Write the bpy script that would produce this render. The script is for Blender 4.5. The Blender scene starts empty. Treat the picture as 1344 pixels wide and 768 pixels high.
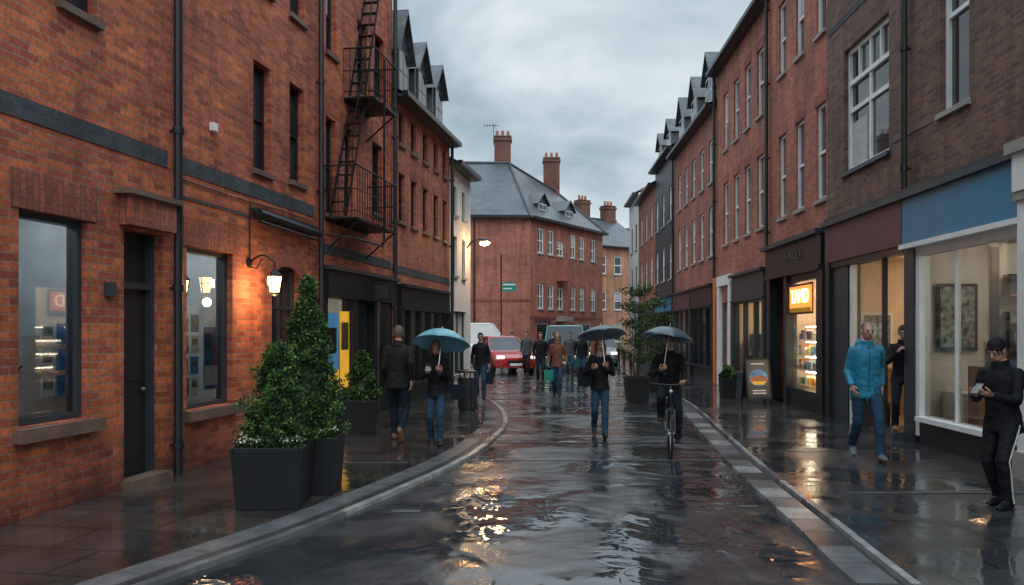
import bpy, math, random
from mathutils import Vector, Matrix, noise, kdtree
random.seed(7)
V=Vector
sc=bpy.context.scene
sc.view_settings.view_transform='Standard'
sc.view_settings.look='None'
sc.view_settings.exposure=0
rad=math.radians
GZ=-.03

# ---------------------------------------------------------------- materials
def newmat(name):
    m=bpy.data.materials.new(name); m.use_nodes=True
    nt=m.node_tree; b=nt.nodes['Principled BSDF']
    return m,nt,b
def L(nt,a,b): nt.links.new(a,b)
def mat(name,col,rough=.5,metal=0,var=.15,vs=3.0,bump=.0,bs=30.0,emit=None,es=0,spec=.5,coat=0):
    m,nt,b=newmat(name)
    b.inputs['Roughness'].default_value=rough
    b.inputs['Metallic'].default_value=metal
    b.inputs['Specular IOR Level'].default_value=spec
    b.inputs['Coat Weight'].default_value=coat
    c=(col[0],col[1],col[2],1)
    tc=nt.nodes.new('ShaderNodeTexCoord')
    if var>0:
        n=nt.nodes.new('ShaderNodeTexNoise'); n.inputs['Scale'].default_value=vs; n.inputs['Detail'].default_value=5
        L(nt,tc.outputs['Object'],n.inputs['Vector'])
        mr=nt.nodes.new('ShaderNodeMapRange'); mr.inputs['From Min'].default_value=.3; mr.inputs['From Max'].default_value=.7
        mr.inputs['To Min'].default_value=1-var; mr.inputs['To Max'].default_value=1+var
        L(nt,n.outputs['Fac'],mr.inputs['Value'])
        mx=nt.nodes.new('ShaderNodeVectorMath'); mx.operation='SCALE'; mx.inputs[0].default_value=col
        L(nt,mr.outputs[0],mx.inputs['Scale']); L(nt,mx.outputs[0],b.inputs['Base Color'])
    else: b.inputs['Base Color'].default_value=c
    if bump>0:
        n2=nt.nodes.new('ShaderNodeTexNoise'); n2.inputs['Scale'].default_value=bs; n2.inputs['Detail'].default_value=4
        L(nt,tc.outputs['Object'],n2.inputs['Vector'])
        bp=nt.nodes.new('ShaderNodeBump'); bp.inputs['Strength'].default_value=bump; bp.inputs['Distance'].default_value=.02
        L(nt,n2.outputs['Fac'],bp.inputs['Height']); L(nt,bp.outputs[0],b.inputs['Normal'])
    if emit:
        b.inputs['Emission Color'].default_value=(*emit,1); b.inputs['Emission Strength'].default_value=es
    return m
def brick_mat(name,c1,c2,mortar,bw=.225,rh=.075,ms=.007,rough=.75,roof=False,grime=True,bump=.8,swap=False):
    m,nt,b=newmat(name); b.inputs['Roughness'].default_value=rough
    tc=nt.nodes.new('ShaderNodeTexCoord'); sp=nt.nodes.new('ShaderNodeSeparateXYZ'); L(nt,tc.outputs['Object'],sp.inputs[0])
    ad=nt.nodes.new('ShaderNodeMath'); ad.operation='ADD'
    cb=nt.nodes.new('ShaderNodeCombineXYZ')
    if roof:
        L(nt,sp.outputs['Y'],ad.inputs[0]); L(nt,sp.outputs['Z'],ad.inputs[1]); L(nt,sp.outputs['X'],cb.inputs[0]); L(nt,ad.outputs[0],cb.inputs[1])
    else:
        L(nt,sp.outputs['X'],ad.inputs[0]); L(nt,sp.outputs['Y'],ad.inputs[1])
        if swap: L(nt,ad.outputs[0],cb.inputs[1]); L(nt,sp.outputs['Z'],cb.inputs[0])
        else: L(nt,ad.outputs[0],cb.inputs[0]); L(nt,sp.outputs['Z'],cb.inputs[1])
    wn=nt.nodes.new('ShaderNodeTexNoise'); wn.inputs['Scale'].default_value=2.5; L(nt,cb.outputs[0],wn.inputs['Vector'])
    ws=nt.nodes.new('ShaderNodeVectorMath'); ws.operation='SCALE'; ws.inputs['Scale'].default_value=.010; L(nt,wn.outputs['Color'],ws.inputs[0])
    wa=nt.nodes.new('ShaderNodeVectorMath'); wa.operation='ADD'; L(nt,cb.outputs[0],wa.inputs[0]); L(nt,ws.outputs[0],wa.inputs[1])
    br=nt.nodes.new('ShaderNodeTexBrick'); L(nt,wa.outputs[0],br.inputs['Vector'])
    br.inputs['Scale'].default_value=1; br.inputs['Brick Width'].default_value=bw; br.inputs['Row Height'].default_value=rh
    br.inputs['Mortar Size'].default_value=ms; br.inputs['Mortar Smooth'].default_value=.15
    br.inputs['Color1'].default_value=(*c1,1); br.inputs['Color2'].default_value=(*c2,1); br.inputs['Mortar'].default_value=(*mortar,1)
    n=nt.nodes.new('ShaderNodeTexNoise'); n.inputs['Scale'].default_value=.8; n.inputs['Detail'].default_value=8; n.inputs['Roughness'].default_value=.65
    L(nt,tc.outputs['Object'],n.inputs['Vector'])
    mr=nt.nodes.new('ShaderNodeMapRange'); mr.inputs['From Min'].default_value=.3; mr.inputs['From Max'].default_value=.7
    mr.inputs['To Min'].default_value=.6; mr.inputs['To Max'].default_value=1.25; L(nt,n.outputs['Fac'],mr.inputs['Value'])
    vo=nt.nodes.new('ShaderNodeTexNoise'); vo.inputs['Scale'].default_value=22; vo.inputs['Detail'].default_value=3; L(nt,wa.outputs[0],vo.inputs['Vector'])
    mr2=nt.nodes.new('ShaderNodeMapRange'); mr2.inputs['From Min'].default_value=.35; mr2.inputs['From Max'].default_value=.65
    mr2.inputs['To Min'].default_value=.78; mr2.inputs['To Max'].default_value=1.2; L(nt,vo.outputs['Fac'],mr2.inputs['Value'])
    mm=nt.nodes.new('ShaderNodeMath'); mm.operation='MULTIPLY'; L(nt,mr.outputs[0],mm.inputs[0]); L(nt,mr2.outputs[0],mm.inputs[1])
    out=mm.outputs[0]
    if grime:
        # rain streaks running down the wall
        sm=nt.nodes.new('ShaderNodeMapping'); sm.inputs['Scale'].default_value=(2.6,.22,1); L(nt,cb.outputs[0] if not swap else wa.outputs[0],sm.inputs['Vector'])
        sn_=nt.nodes.new('ShaderNodeTexNoise'); sn_.inputs['Scale'].default_value=1.6; sn_.inputs['Detail'].default_value=4; L(nt,sm.outputs[0],sn_.inputs['Vector'])
        sr=nt.nodes.new('ShaderNodeMapRange'); sr.inputs['From Min'].default_value=.35; sr.inputs['From Max'].default_value=.55; sr.inputs['To Min'].default_value=.72; sr.inputs['To Max'].default_value=1.05; L(nt,sn_.outputs['Fac'],sr.inputs['Value'])
        m4=nt.nodes.new('ShaderNodeMath'); m4.operation='MULTIPLY'; L(nt,out,m4.inputs[0]); L(nt,sr.outputs[0],m4.inputs[1]); out=m4.outputs[0]
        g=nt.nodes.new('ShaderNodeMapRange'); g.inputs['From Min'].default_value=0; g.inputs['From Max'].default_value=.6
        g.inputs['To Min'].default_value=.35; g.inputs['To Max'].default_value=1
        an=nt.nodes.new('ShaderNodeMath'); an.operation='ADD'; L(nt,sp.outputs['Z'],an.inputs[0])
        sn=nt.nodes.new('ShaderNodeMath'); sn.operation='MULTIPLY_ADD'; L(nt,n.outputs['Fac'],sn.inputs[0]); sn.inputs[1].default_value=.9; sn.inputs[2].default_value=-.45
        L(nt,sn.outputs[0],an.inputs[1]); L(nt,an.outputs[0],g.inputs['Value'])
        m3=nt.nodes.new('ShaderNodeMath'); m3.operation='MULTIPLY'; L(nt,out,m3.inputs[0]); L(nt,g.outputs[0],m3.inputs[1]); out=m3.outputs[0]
    sv=nt.nodes.new('ShaderNodeVectorMath'); sv.operation='SCALE'; L(nt,br.outputs['Color'],sv.inputs[0]); L(nt,out,sv.inputs['Scale'])
    L(nt,sv.outputs[0],b.inputs['Base Color'])
    bp=nt.nodes.new('ShaderNodeBump'); bp.invert=True; bp.inputs['Strength'].default_value=bump; bp.inputs['Distance'].default_value=.01
    L(nt,br.outputs['Fac'],bp.inputs['Height'])
    bq=nt.nodes.new('ShaderNodeBump'); bq.inputs['Strength'].default_value=.35; bq.inputs['Distance'].default_value=.008; L(nt,vo.outputs['Fac'],bq.inputs['Height']); L(nt,bp.outputs[0],bq.inputs['Normal'])
    L(nt,bq.outputs[0],b.inputs['Normal'])
    return m
M={}
M['brickL']=brick_mat('orange_brick',(.57,.145,.055),(.27,.055,.028),(.27,.17,.125))
M['brickL2']=brick_mat('orange_brick_b',(.50,.15,.08),(.32,.09,.05),(.22,.14,.10))
M['soldier']=brick_mat('soldier_brick',(.40,.11,.06),(.25,.07,.04),(.12,.08,.06),swap=True)
M['brickR']=brick_mat('brown_brick',(.20,.10,.068),(.09,.05,.038),(.14,.11,.09))
M['brickR2']=brick_mat('red_brick',(.48,.155,.09),(.31,.09,.05),(.25,.16,.12))
M['brickR3']=brick_mat('red_brick_b',(.40,.135,.085),(.28,.085,.055),(.25,.16,.12))
M['brickC']=brick_mat('far_brick',(.44,.15,.095),(.33,.10,.065),(.30,.18,.13),bump=.2)
M['brickC2']=brick_mat('far_orange_brick',(.54,.27,.16),(.44,.21,.12),(.35,.24,.16),bump=.2)
M['brickS']=brick_mat('sooty_chimney_brick',(.24,.085,.06),(.15,.055,.04),(.12,.09,.07),grime=False)
M['band']=brick_mat('blue_engineering_brick',(.05,.065,.08),(.035,.045,.06),(.06,.06,.06))
M['slate']=brick_mat('slate',(.085,.105,.125),(.055,.07,.085),(.03,.035,.04),bw=.3,rh=.2,ms=.012,rough=.35,roof=True,grime=False,bump=.6)
M['white']=mat('white_paint',(.70,.72,.72),.45,var=.08)
M['render']=mat('white_render',(.62,.62,.60),.8,var=.12,vs=1.2)
M['stone']=mat('stone',(.30,.28,.25),.7,var=.2,bump=.2)
M['letter']=mat('bronze_letters',(.10,.09,.075),.5,var=.1)
M['sill']=mat('dark_stone',(.13,.085,.065),.6,var=.3,bump=.3)
M['black']=mat('black_paint',(.014,.016,.019),.35,var=.2,spec=.4)
M['dgrey']=mat('charcoal_paint',(.032,.040,.048),.4,var=.15,spec=.4)
M['iron']=mat('black_iron',(.012,.013,.015),.45,metal=.2,var=.2,spec=.3)
M['blue']=mat('blue_fascia_paint',(.02,.18,.32),.4,var=.06)
M['maroon']=mat('maroon_fascia_paint',(.11,.03,.05),.45,var=.1)
M['orange']=mat('orange_paint',(.6,.14,.04),.5)
M['glassd']=mat('window_glass',(.018,.024,.030),.03,var=.5,vs=1.1,bump=.03,bs=1.5,spec=.8)
M['curtain']=mat('net_curtain',(.42,.43,.42),.8,var=.2,vs=9)
M['intd']=mat('dim_interior',(.14,.15,.16),.8,var=.3,vs=2)
M['intc']=mat('cool_interior_plaster',(.36,.40,.42),.8,var=.25,vs=1.5)
M['intw']=mat('warm_interior_plaster',(.76,.62,.46),.8,var=.1)
M['intw2']=mat('pale_interior_plaster',(.66,.62,.55),.8,var=.12)
M['wood']=mat('wood_floor',(.28,.17,.09),.5,var=.25,vs=6)
M['lampw']=mat('ceiling_lamp',(1,.9,.75),.5,var=0,emit=(1,.82,.60),es=24)
M['lampc']=mat('spot_lamp',(1,.95,.85),.5,var=0,emit=(1,.90,.74),es=40)
M['lampk']=mat('added_cool_room_fill',(1,.95,.85),.5,var=0,emit=(.88,.95,1),es=20)  # unseen lamps added to brighten the rooms behind the left windows
M['lamps']=mat('sodium_lamp',(1,.8,.5),.5,var=0,emit=(1,.56,.22),es=220)
M['lantern']=mat('lantern_flame_glass',(1,.75,.4),.3,var=0,emit=(1,.62,.26),es=11)
M['signY']=mat('sign_orange_lit',(.9,.3,.05),.4,var=0,emit=(1,.20,.03),es=1.8)
M['signW']=mat('sign_letters_lit',(1,.9,.6),.4,var=0,emit=(1,.85,.40),es=3)
M['posterglowB']=mat('poster_blue_added_glow',(.08,.25,.45),.4,var=.5,vs=5,emit=(.10,.32,.55),es=.45)  # glow put into the poster material to brighten it, no light box behind
M['posterglowY']=mat('poster_yellow_added_glow',(.8,.5,.05),.4,var=.2,emit=(.9,.52,.06),es=.6)  # same added glow for the yellow poster
M['concrete']=mat('soil',(.03,.022,.016),.9,bump=.5)
M['planter']=mat('planter_black',(.012,.014,.017),.5,var=.2,bump=.06,bs=60,spec=.3)
M['bark']=mat('bark',(.07,.05,.035),.85,var=.3,bump=.5)
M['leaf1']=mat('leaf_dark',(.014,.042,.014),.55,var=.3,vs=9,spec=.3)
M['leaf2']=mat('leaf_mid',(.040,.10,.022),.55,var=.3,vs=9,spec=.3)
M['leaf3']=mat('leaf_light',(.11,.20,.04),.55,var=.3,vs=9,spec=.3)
M['flower']=mat('flower_white',(.7,.72,.62),.6,var=.1)
M['skin']=mat('skin',(.50,.27,.19),.5,var=.08,vs=20)
M['lip']=mat('lips',(.32,.12,.1),.5,var=0)
M['eye']=mat('eye_dark',(.02,.015,.012),.2,var=0)
M['eyew']=mat('eye_white',(.42,.38,.36),.3,var=0)
def cloth(n,c,r=.85,b=.25,spec=.15): 
    m=mat(n,c,r,var=.25,vs=7,bump=b,bs=14,spec=spec); return m
M['c_black']=cloth('black_cloth',(.009,.010,.013),.7,spec=.2)
M['c_navy']=cloth('navy_cloth',(.014,.020,.032))
M['c_jean']=cloth('blue_denim',(.022,.055,.10))
M['c_jeand']=cloth('dark_denim',(.012,.02,.034))
M['c_teal']=cloth('teal_jacket_cloth',(.015,.19,.31),.5,spec=.35)
M['c_tan']=cloth('brown_jacket_cloth',(.20,.085,.055))
M['c_beige']=cloth('beige_hood_cloth',(.38,.28,.25))
M['c_grey']=cloth('grey_cloth',(.07,.08,.09))
M['shoe_t']=mat('tan_shoe',(.22,.11,.06),.5)
M['shoe_b']=mat('black_shoe',(.012,.012,.013),.35)
M['shoe_g']=mat('grey_trainer',(.12,.14,.16),.5)
M['h_grey']=mat('grey_hair',(.085,.07,.06),.7,bump=.5,bs=80)
M['h_dark']=mat('dark_hair',(.018,.013,.01),.5,bump=.5,bs=80)
M['h_brown']=mat('brown_hair',(.06,.032,.02),.6,bump=.5,bs=80)
M['stubble']=mat('grey_beard',(.24,.16,.125),.7)
M['u_blue']=mat('blue_umbrella_nylon',(.14,.38,.48),.35,var=.1)
M['u_grey']=mat('slate_umbrella_nylon',(.05,.08,.11),.3,var=.1)
M['steel']=mat('steel',(.4,.4,.42),.3,metal=.9,var=.1)
M['rubber']=mat('rubber',(.015,.015,.016),.7)
M['carred']=mat('red_car_paint',(.42,.02,.02),.2,var=.05,coat=.6)
M['cargreen']=mat('green_car_paint',(.03,.22,.17),.3,var=.05,coat=.5)
M['cargrey']=mat('grey_car_paint',(.12,.13,.15),.25,var=.05,coat=.6)
M['headl']=mat('headlight',(.8,.8,.8),.1,var=0,emit=(1,.95,.85),es=1.2)
M['taill']=mat('tail_lamp',(.5,.01,.01),.2,var=0,emit=(1,.03,.02),es=1.5)
M['granl']=mat('granite_light',(.27,.285,.29),.22,var=.3,vs=5,bump=.15,bs=60)
M['granm']=mat('granite_mid',(.12,.13,.14),.18,var=.3,vs=4,bump=.15,bs=60)
M['grand']=mat('granite_dark',(.045,.05,.055),.14,var=.3,vs=4,bump=.15,bs=60)
M['p_blue']=mat('poster_blue',(.06,.20,.42),.5,var=.6,vs=4)
M['p_yel']=mat('poster_yellow',(.75,.42,.03),.5,var=.1)
M['p_white']=mat('poster_white',(.75,.75,.73),.5,var=.1)
M['p_mix']=mat('poster_print',(.20,.25,.22),.5,var=.9,vs=12)
M['green_s']=mat('green_sign_enamel',(.0,.22,.17),.4,var=.05)
M['pot']=mat('terracotta_pot',(.35,.13,.07),.8)
M['alarm']=mat('white_plastic',(.7,.7,.7),.4)
M['seat']=mat('leather',(.03,.02,.02),.5)
def glass_mat():
    m,nt,b=newmat('shop_glass'); nt.nodes.remove(b)
    o=nt.nodes['Material Output']
    t=nt.nodes.new('ShaderNodeBsdfTransparent'); t.inputs[0].default_value=(.88,.92,.92,1)
    g=nt.nodes.new('ShaderNodeBsdfGlossy'); g.inputs['Roughness'].default_value=.02; g.inputs[0].default_value=(.95,.97,1,1)
    f=nt.nodes.new('ShaderNodeFresnel'); f.inputs['IOR'].default_value=1.5
    mp=nt.nodes.new('ShaderNodeMapRange'); mp.inputs['To Min'].default_value=.05; mp.inputs['To Max'].default_value=1
    L(nt,f.outputs[0],mp.inputs['Value'])
    mx=nt.nodes.new('ShaderNodeMixShader'); L(nt,mp.outputs[0],mx.inputs[0]); L(nt,t.outputs[0],mx.inputs[1]); L(nt,g.outputs[0],mx.inputs[2]); L(nt,mx.outputs[0],o.inputs[0])
    return m
M['glass']=glass_mat()
def wet_mat(name,cols,slab=None,wave=1.0,ior=1.7,rmax=.26):
    m,nt,b=newmat(name)
    tc=nt.nodes.new('ShaderNodeTexCoord')
    n1=nt.nodes.new('ShaderNodeTexNoise'); n1.inputs['Scale'].default_value=.75; n1.inputs['Detail'].default_value=8; n1.inputs['Roughness'].default_value=.62; n1.inputs['Distortion'].default_value=.8
    L(nt,tc.outputs['Object'],n1.inputs['Vector'])
    cr=nt.nodes.new('ShaderNodeMapRange'); cr.inputs['From Min'].default_value=.44; cr.inputs['From Max'].default_value=.58
    cr.inputs['To Min'].default_value=.035; cr.inputs['To Max'].default_value=rmax; L(nt,n1.outputs['Fac'],cr.inputs['Value'])
    L(nt,cr.outputs[0],b.inputs['Roughness'])
    b.inputs['IOR'].default_value=ior; b.inputs['Specular IOR Level'].default_value=.6
    n2=nt.nodes.new('ShaderNodeTexNoise'); n2.inputs['Scale'].default_value=1.7; n2.inputs['Detail'].default_value=8; L(nt,tc.outputs['Object'],n2.inputs['Vector'])
    ms=nt.nodes.new('ShaderNodeMapRange'); ms.inputs['From Min'].default_value=.3; ms.inputs['From Max'].default_value=.7; ms.inputs['To Min'].default_value=.5; ms.inputs['To Max'].default_value=1.4
    L(nt,n2.outputs['Fac'],ms.inputs['Value'])
    sv=nt.nodes.new('ShaderNodeVectorMath'); sv.operation='SCALE'; L(nt,ms.outputs[0],sv.inputs['Scale'])
    bh=None
    if slab:
        br=nt.nodes.new('ShaderNodeTexBrick'); mp=nt.nodes.new('ShaderNodeMapping'); mp.inputs['Rotation'].default_value=(0,0,slab[3])
        L(nt,tc.outputs['Object'],mp.inputs['Vector']); L(nt,mp.outputs[0],br.inputs['Vector'])
        br.inputs['Scale'].default_value=1; br.inputs['Brick Width'].default_value=slab[0]; br.inputs['Row Height'].default_value=slab[1]; br.inputs['Mortar Size'].default_value=slab[2]
        br.inputs['Color1'].default_value=(*cols[0],1); br.inputs['Color2'].default_value=(*cols[1],1); br.inputs['Mortar'].default_value=(*cols[2],1)
        L(nt,br.outputs['Color'],sv.inputs[0]); bh=br.outputs['Fac']
    else:
        sv.inputs[0].default_value=cols[0]
    L(nt,sv.outputs[0],b.inputs['Base Color'])
    u=nt.nodes.new('ShaderNodeTexNoise'); u.inputs['Scale'].default_value=1.1; u.inputs['Detail'].default_value=2; u.inputs['Distortion'].default_value=.5; L(nt,tc.outputs['Object'],u.inputs['Vector'])
    b0=nt.nodes.new('ShaderNodeBump'); b0.inputs['Strength'].default_value=1.0; b0.inputs['Distance'].default_value=.050*wave; L(nt,u.outputs['Fac'],b0.inputs['Height'])
    w=nt.nodes.new('ShaderNodeTexNoise'); w.inputs['Scale'].default_value=3.6; w.inputs['Detail'].default_value=2; w.inputs['Distortion'].default_value=.6; L(nt,tc.outputs['Object'],w.inputs['Vector'])
    b1=nt.nodes.new('ShaderNodeBump'); b1.inputs['Strength'].default_value=1.0; b1.inputs['Distance'].default_value=.009*wave; L(nt,w.outputs['Fac'],b1.inputs['Height']); L(nt,b0.outputs[0],b1.inputs['Normal'])
    a=nt.nodes.new('ShaderNodeTexNoise'); a.inputs['Scale'].default_value=60; a.inputs['Detail'].default_value=3; L(nt,tc.outputs['Object'],a.inputs['Vector'])
    b2=nt.nodes.new('ShaderNodeBump'); b2.inputs['Distance'].default_value=.006; L(nt,a.outputs['Fac'],b2.inputs['Height']); L(nt,b1.outputs[0],b2.inputs['Normal'])
    rs=nt.nodes.new('ShaderNodeMapRange'); rs.inputs['From Min'].default_value=.46; rs.inputs['From Max'].default_value=.58; rs.inputs['To Min'].default_value=.0; rs.inputs['To Max'].default_value=.6
    L(nt,n1.outputs['Fac'],rs.inputs['Value']); L(nt,rs.outputs[0],b2.inputs['Strength'])
    last=b2
    if bh is not None:
        b3=nt.nodes.new('ShaderNodeBump'); b3.invert=True; b3.inputs['Strength'].default_value=.7; b3.inputs['Distance'].default_value=.006
        L(nt,bh,b3.inputs['Height']); L(nt,b2.outputs[0],b3.inputs['Normal']); last=b3
    L(nt,last.outputs[0],b.inputs['Normal'])
    return m
M['road']=wet_mat('wet_asphalt',[(.030,.034,.040)],wave=1.2,ior=1.9,rmax=.27)
M['paveL']=wet_mat('wet_paving_left',[(.062,.050,.044),(.035,.033,.034),(.010,.010,.010)],(.9,.6,.012,.17),.35,rmax=.2)  # reddish slab tone paints in the brown reflection of the brick wall
M['paveR']=wet_mat('wet_paving_right',[(.050,.053,.058),(.028,.031,.036),(.010,.010,.010)],(.9,.6,.012,-.04),.35,rmax=.2)

# ---------------------------------------------------------------- mesh builder
class MB:
    def __init__(s): s.v=[];s.f=[];s.m=[];s.mats=[]
    def mi(s,k):
        m=M[k] if isinstance(k,str) else k
        if m not in s.mats: s.mats.append(m)
        return s.mats.index(m)
    def poly(s,pts,k):
        n=len(s.v); s.v+= [tuple(p) for p in pts]; s.f.append(tuple(range(n,n+len(pts)))); s.m.append(s.mi(k))
    def box(s,x0,x1,y0,y1,z0,z1,k):
        if x0>x1:x0,x1=x1,x0
        if y0>y1:y0,y1=y1,y0
        if z0>z1:z0,z1=z1,z0
        n=len(s.v); i=s.mi(k)
        s.v+=[(x0,y0,z0),(x1,y0,z0),(x1,y1,z0),(x0,y1,z0),(x0,y0,z1),(x1,y0,z1),(x1,y1,z1),(x0,y1,z1)]
        for q in [(0,3,2,1),(4,5,6,7),(0,1,5,4),(1,2,6,5),(2,3,7,6),(3,0,4,7)]:
            s.f.append(tuple(n+a for a in q)); s.m.append(i)
    def taper(s,c,w0,d0,w1,d1,z0,z1,k):
        n=len(s.v); i=s.mi(k); x,y=c
        for w,d,z in((w0,d0,z0),(w1,d1,z1)):
            s.v+=[(x-w,y-d,z),(x+w,y-d,z),(x+w,y+d,z),(x-w,y+d,z)]
        for q in [(0,3,2,1),(4,5,6,7),(0,1,5,4),(1,2,6,5),(2,3,7,6),(3,0,4,7)]:
            s.f.append(tuple(n+a for a in q)); s.m.append(i)
    def tube(s,pts,radii,k,n=8,ref=None,sub=0,caps=True):
        pts=[V(p) for p in pts]
        if not isinstance(radii,(list,tuple)): radii=[radii]*len(pts)
        R=[(r,r) if not isinstance(r,(list,tuple)) else tuple(r) for r in radii]
        if sub>0:
            np_,nr=[pts[0]],[R[0]]
            for a in range(len(pts)-1):
                d=(pts[a+1]-pts[a]).length; c=max(1,int(d/sub))
                for j in range(1,c+1):
                    t=j/c; np_.append(pts[a].lerp(pts[a+1],t)); nr.append((R[a][0]*(1-t)+R[a+1][0]*t,R[a][1]*(1-t)+R[a+1][1]*t))
            pts,R=np_,nr
        base=len(s.v); i=s.mi(k)
        rf=V(ref) if ref else None; u=None
        for a,p in enumerate(pts):
            t=(pts[min(a+1,len(pts)-1)]-pts[max(a-1,0)])
            if t.length<1e-9: t=V((0,0,1))
            t.normalize()
            if rf is None: rf=V((1,0,0)) if abs(t.x)<.8 else V((0,1,0))
            src=rf if (ref or u is None) else u
            u=src-t*src.dot(t)
            if u.length<1e-4: u=t.orthogonal()
            u.normalize(); w=t.cross(u)
            for j in range(n):
                an=2*math.pi*j/n
                q=p+u*(R[a][0]*math.cos(an))+w*(R[a][1]*math.sin(an)); s.v.append(tuple(q))
        for a in range(len(pts)-1):
            for j in range(n):
                b0=base+a*n; s.f.append((b0+j,b0+(j+1)%n,b0+n+(j+1)%n,b0+n+j)); s.m.append(i)
        if caps:
            s.f.append(tuple(base+j for j in reversed(range(n)))); s.m.append(i)
            e=base+(len(pts)-1)*n; s.f.append(tuple(e+j for j in range(n))); s.m.append(i)
    def ell(s,c,r,k,nu=12,nv=8,rot=None):
        c=V(c); i=s.mi(k); base=len(s.v)
        def P(v):
            v=V(v)
            if rot: v=rot@v
            return tuple(c+v)
        s.v.append(P((0,0,-r[2])))
        for a in range(1,nv):
            ph=-math.pi/2+math.pi*a/nv
            for j in range(nu):
                th=2*math.pi*j/nu
                s.v.append(P((r[0]*math.cos(ph)*math.cos(th),r[1]*math.cos(ph)*math.sin(th),r[2]*math.sin(ph))))
        s.v.append(P((0,0,r[2]))); top=len(s.v)-1
        for j in range(nu):
            s.f.append((base,base+1+(j+1)%nu,base+1+j)); s.m.append(i)
            e=base+1+(nv-2)*nu; s.f.append((top,e+j,e+(j+1)%nu)); s.m.append(i)
        for a in range(nv-2):
            for j in range(nu):
                b0=base+1+a*nu; s.f.append((b0+j,b0+(j+1)%nu,b0+nu+(j+1)%nu,b0+nu+j)); s.m.append(i)
    def mesh(s,name):
        me=bpy.data.meshes.new(name); me.from_pydata(s.v,[],s.f)
        for m in s.mats: me.materials.append(m)
        me.polygons.foreach_set('material_index',s.m); me.update(); return me
    def obj(s,name,parent=None,smooth=False,mtx=None,bevel=0):
        me=s.mesh(name); o=bpy.data.objects.new(name,me); sc.collection.objects.link(o)
        if parent: o.parent=parent
        if mtx is not None: o.matrix_basis=mtx
        if smooth: me.polygons.foreach_set('use_smooth',[True]*len(me.polygons))
        if bevel:
            b=o.modifiers.new('bev','BEVEL'); b.width=bevel; b.segments=2; b.limit_method='ANGLE'
        return o
def empty(name,mtx=None):
    e=bpy.data.objects.new(name,None); sc.collection.objects.link(e); e.empty_display_size=.3
    if mtx is not None: e.matrix_basis=mtx
    return e
def frame2(p,q):
    p=V((p[0],p[1],0)); q=V((q[0],q[1],0)); d=q-p
    return Matrix.Translation(p)@Matrix.Rotation(math.atan2(d.y,d.x),4,'Z'), d.length

# ================================================================= PEOPLE (built first)
def build_remesh(mb,name,parent,vox,mtx=None,wr=.0,it=3):
    o=mb.obj('tmp'); me0=o.data
    kd=kdtree.KDTree(len(me0.polygons))
    for p in me0.polygons: kd.insert(p.center,p.index)
    kd.balance(); mi=list(mb.m)
    r=o.modifiers.new('r','REMESH'); r.mode='VOXEL'; r.voxel_size=vox; r.adaptivity=0
    s_=o.modifiers.new('s','SMOOTH'); s_.factor=.5; s_.iterations=it
    dg=bpy.context.evaluated_depsgraph_get(); me=bpy.data.meshes.new_from_object(o.evaluated_get(dg))
    me.materials.clear()
    for m_ in mb.mats: me.materials.append(m_)
    fi=kd.find
    me.polygons.foreach_set('material_index',[mi[fi(p.center)[1]] for p in me.polygons]); me.polygons.foreach_set('use_smooth',[True]*len(me.polygons))
    if wr>0:
        for v in me.vertices:
            c=v.co; n_=noise.noise(V((c.x*9,c.y*9,c.z*18)))+.5*noise.noise(c*28)
            v.co=c+v.normal*(n_*wr)
    me.name=name; bpy.data.objects.remove(o)
    o2=bpy.data.objects.new(name,me); sc.collection.objects.link(o2); o2.parent=parent
    if mtx is not None: o2.matrix_basis=mtx
    return o2
def ik(a,c,l1,l2,hint):
    d=c-a; D=min(d.length,(l1+l2)*.998); dn=d.normalized(); c=a+dn*D
    x=(l1*l1-l2*l2+D*D)/(2*D); h=math.sqrt(max(0,l1*l1-x*x)); pr=hint-dn*hint.dot(dn); pr.normalize()
    return a+dn*x+pr*h,c
def hand(m,w,d,nrm,sg,curl,skin='skin'):
    d=d.normalized(); nrm=(nrm-d*nrm.dot(d)).normalized(); sd=d.cross(nrm)*sg
    m.tube([w-d*.02,w+d*.02,w+d*.06,w+d*.09],[(.024,.018),(.032,.017),(.040,.016),(.036,.012)],skin,10,ref=tuple(sd))
    for i,(o,ln) in enumerate(((.028,.072),(.010,.080),(-.009,.074),(-.027,.058))):
        p=w+d*.085+sd*o; pts=[p]; dd=d.copy(); ang=0
        for q in(.42,.32,.26):
            ang+=curl; dd=d*math.cos(ang)+nrm*math.sin(ang)
            p=p+dd*ln*q; pts.append(p)
        m.tube(pts,[.0095,.009,.008,.006],skin,6)
    p=w+d*.025+sd*.03; dd=(d*.7+sd*.6+nrm*.35).normalized(); p2=p+dd*.035; dd2=(d*.85+sd*.15+nrm*.5).normalized()
    m.tube([p-dd*.015,p2,p2+dd2*.03,p2+dd2*.05],[.013,.012,.010,.007],skin,6)
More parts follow.
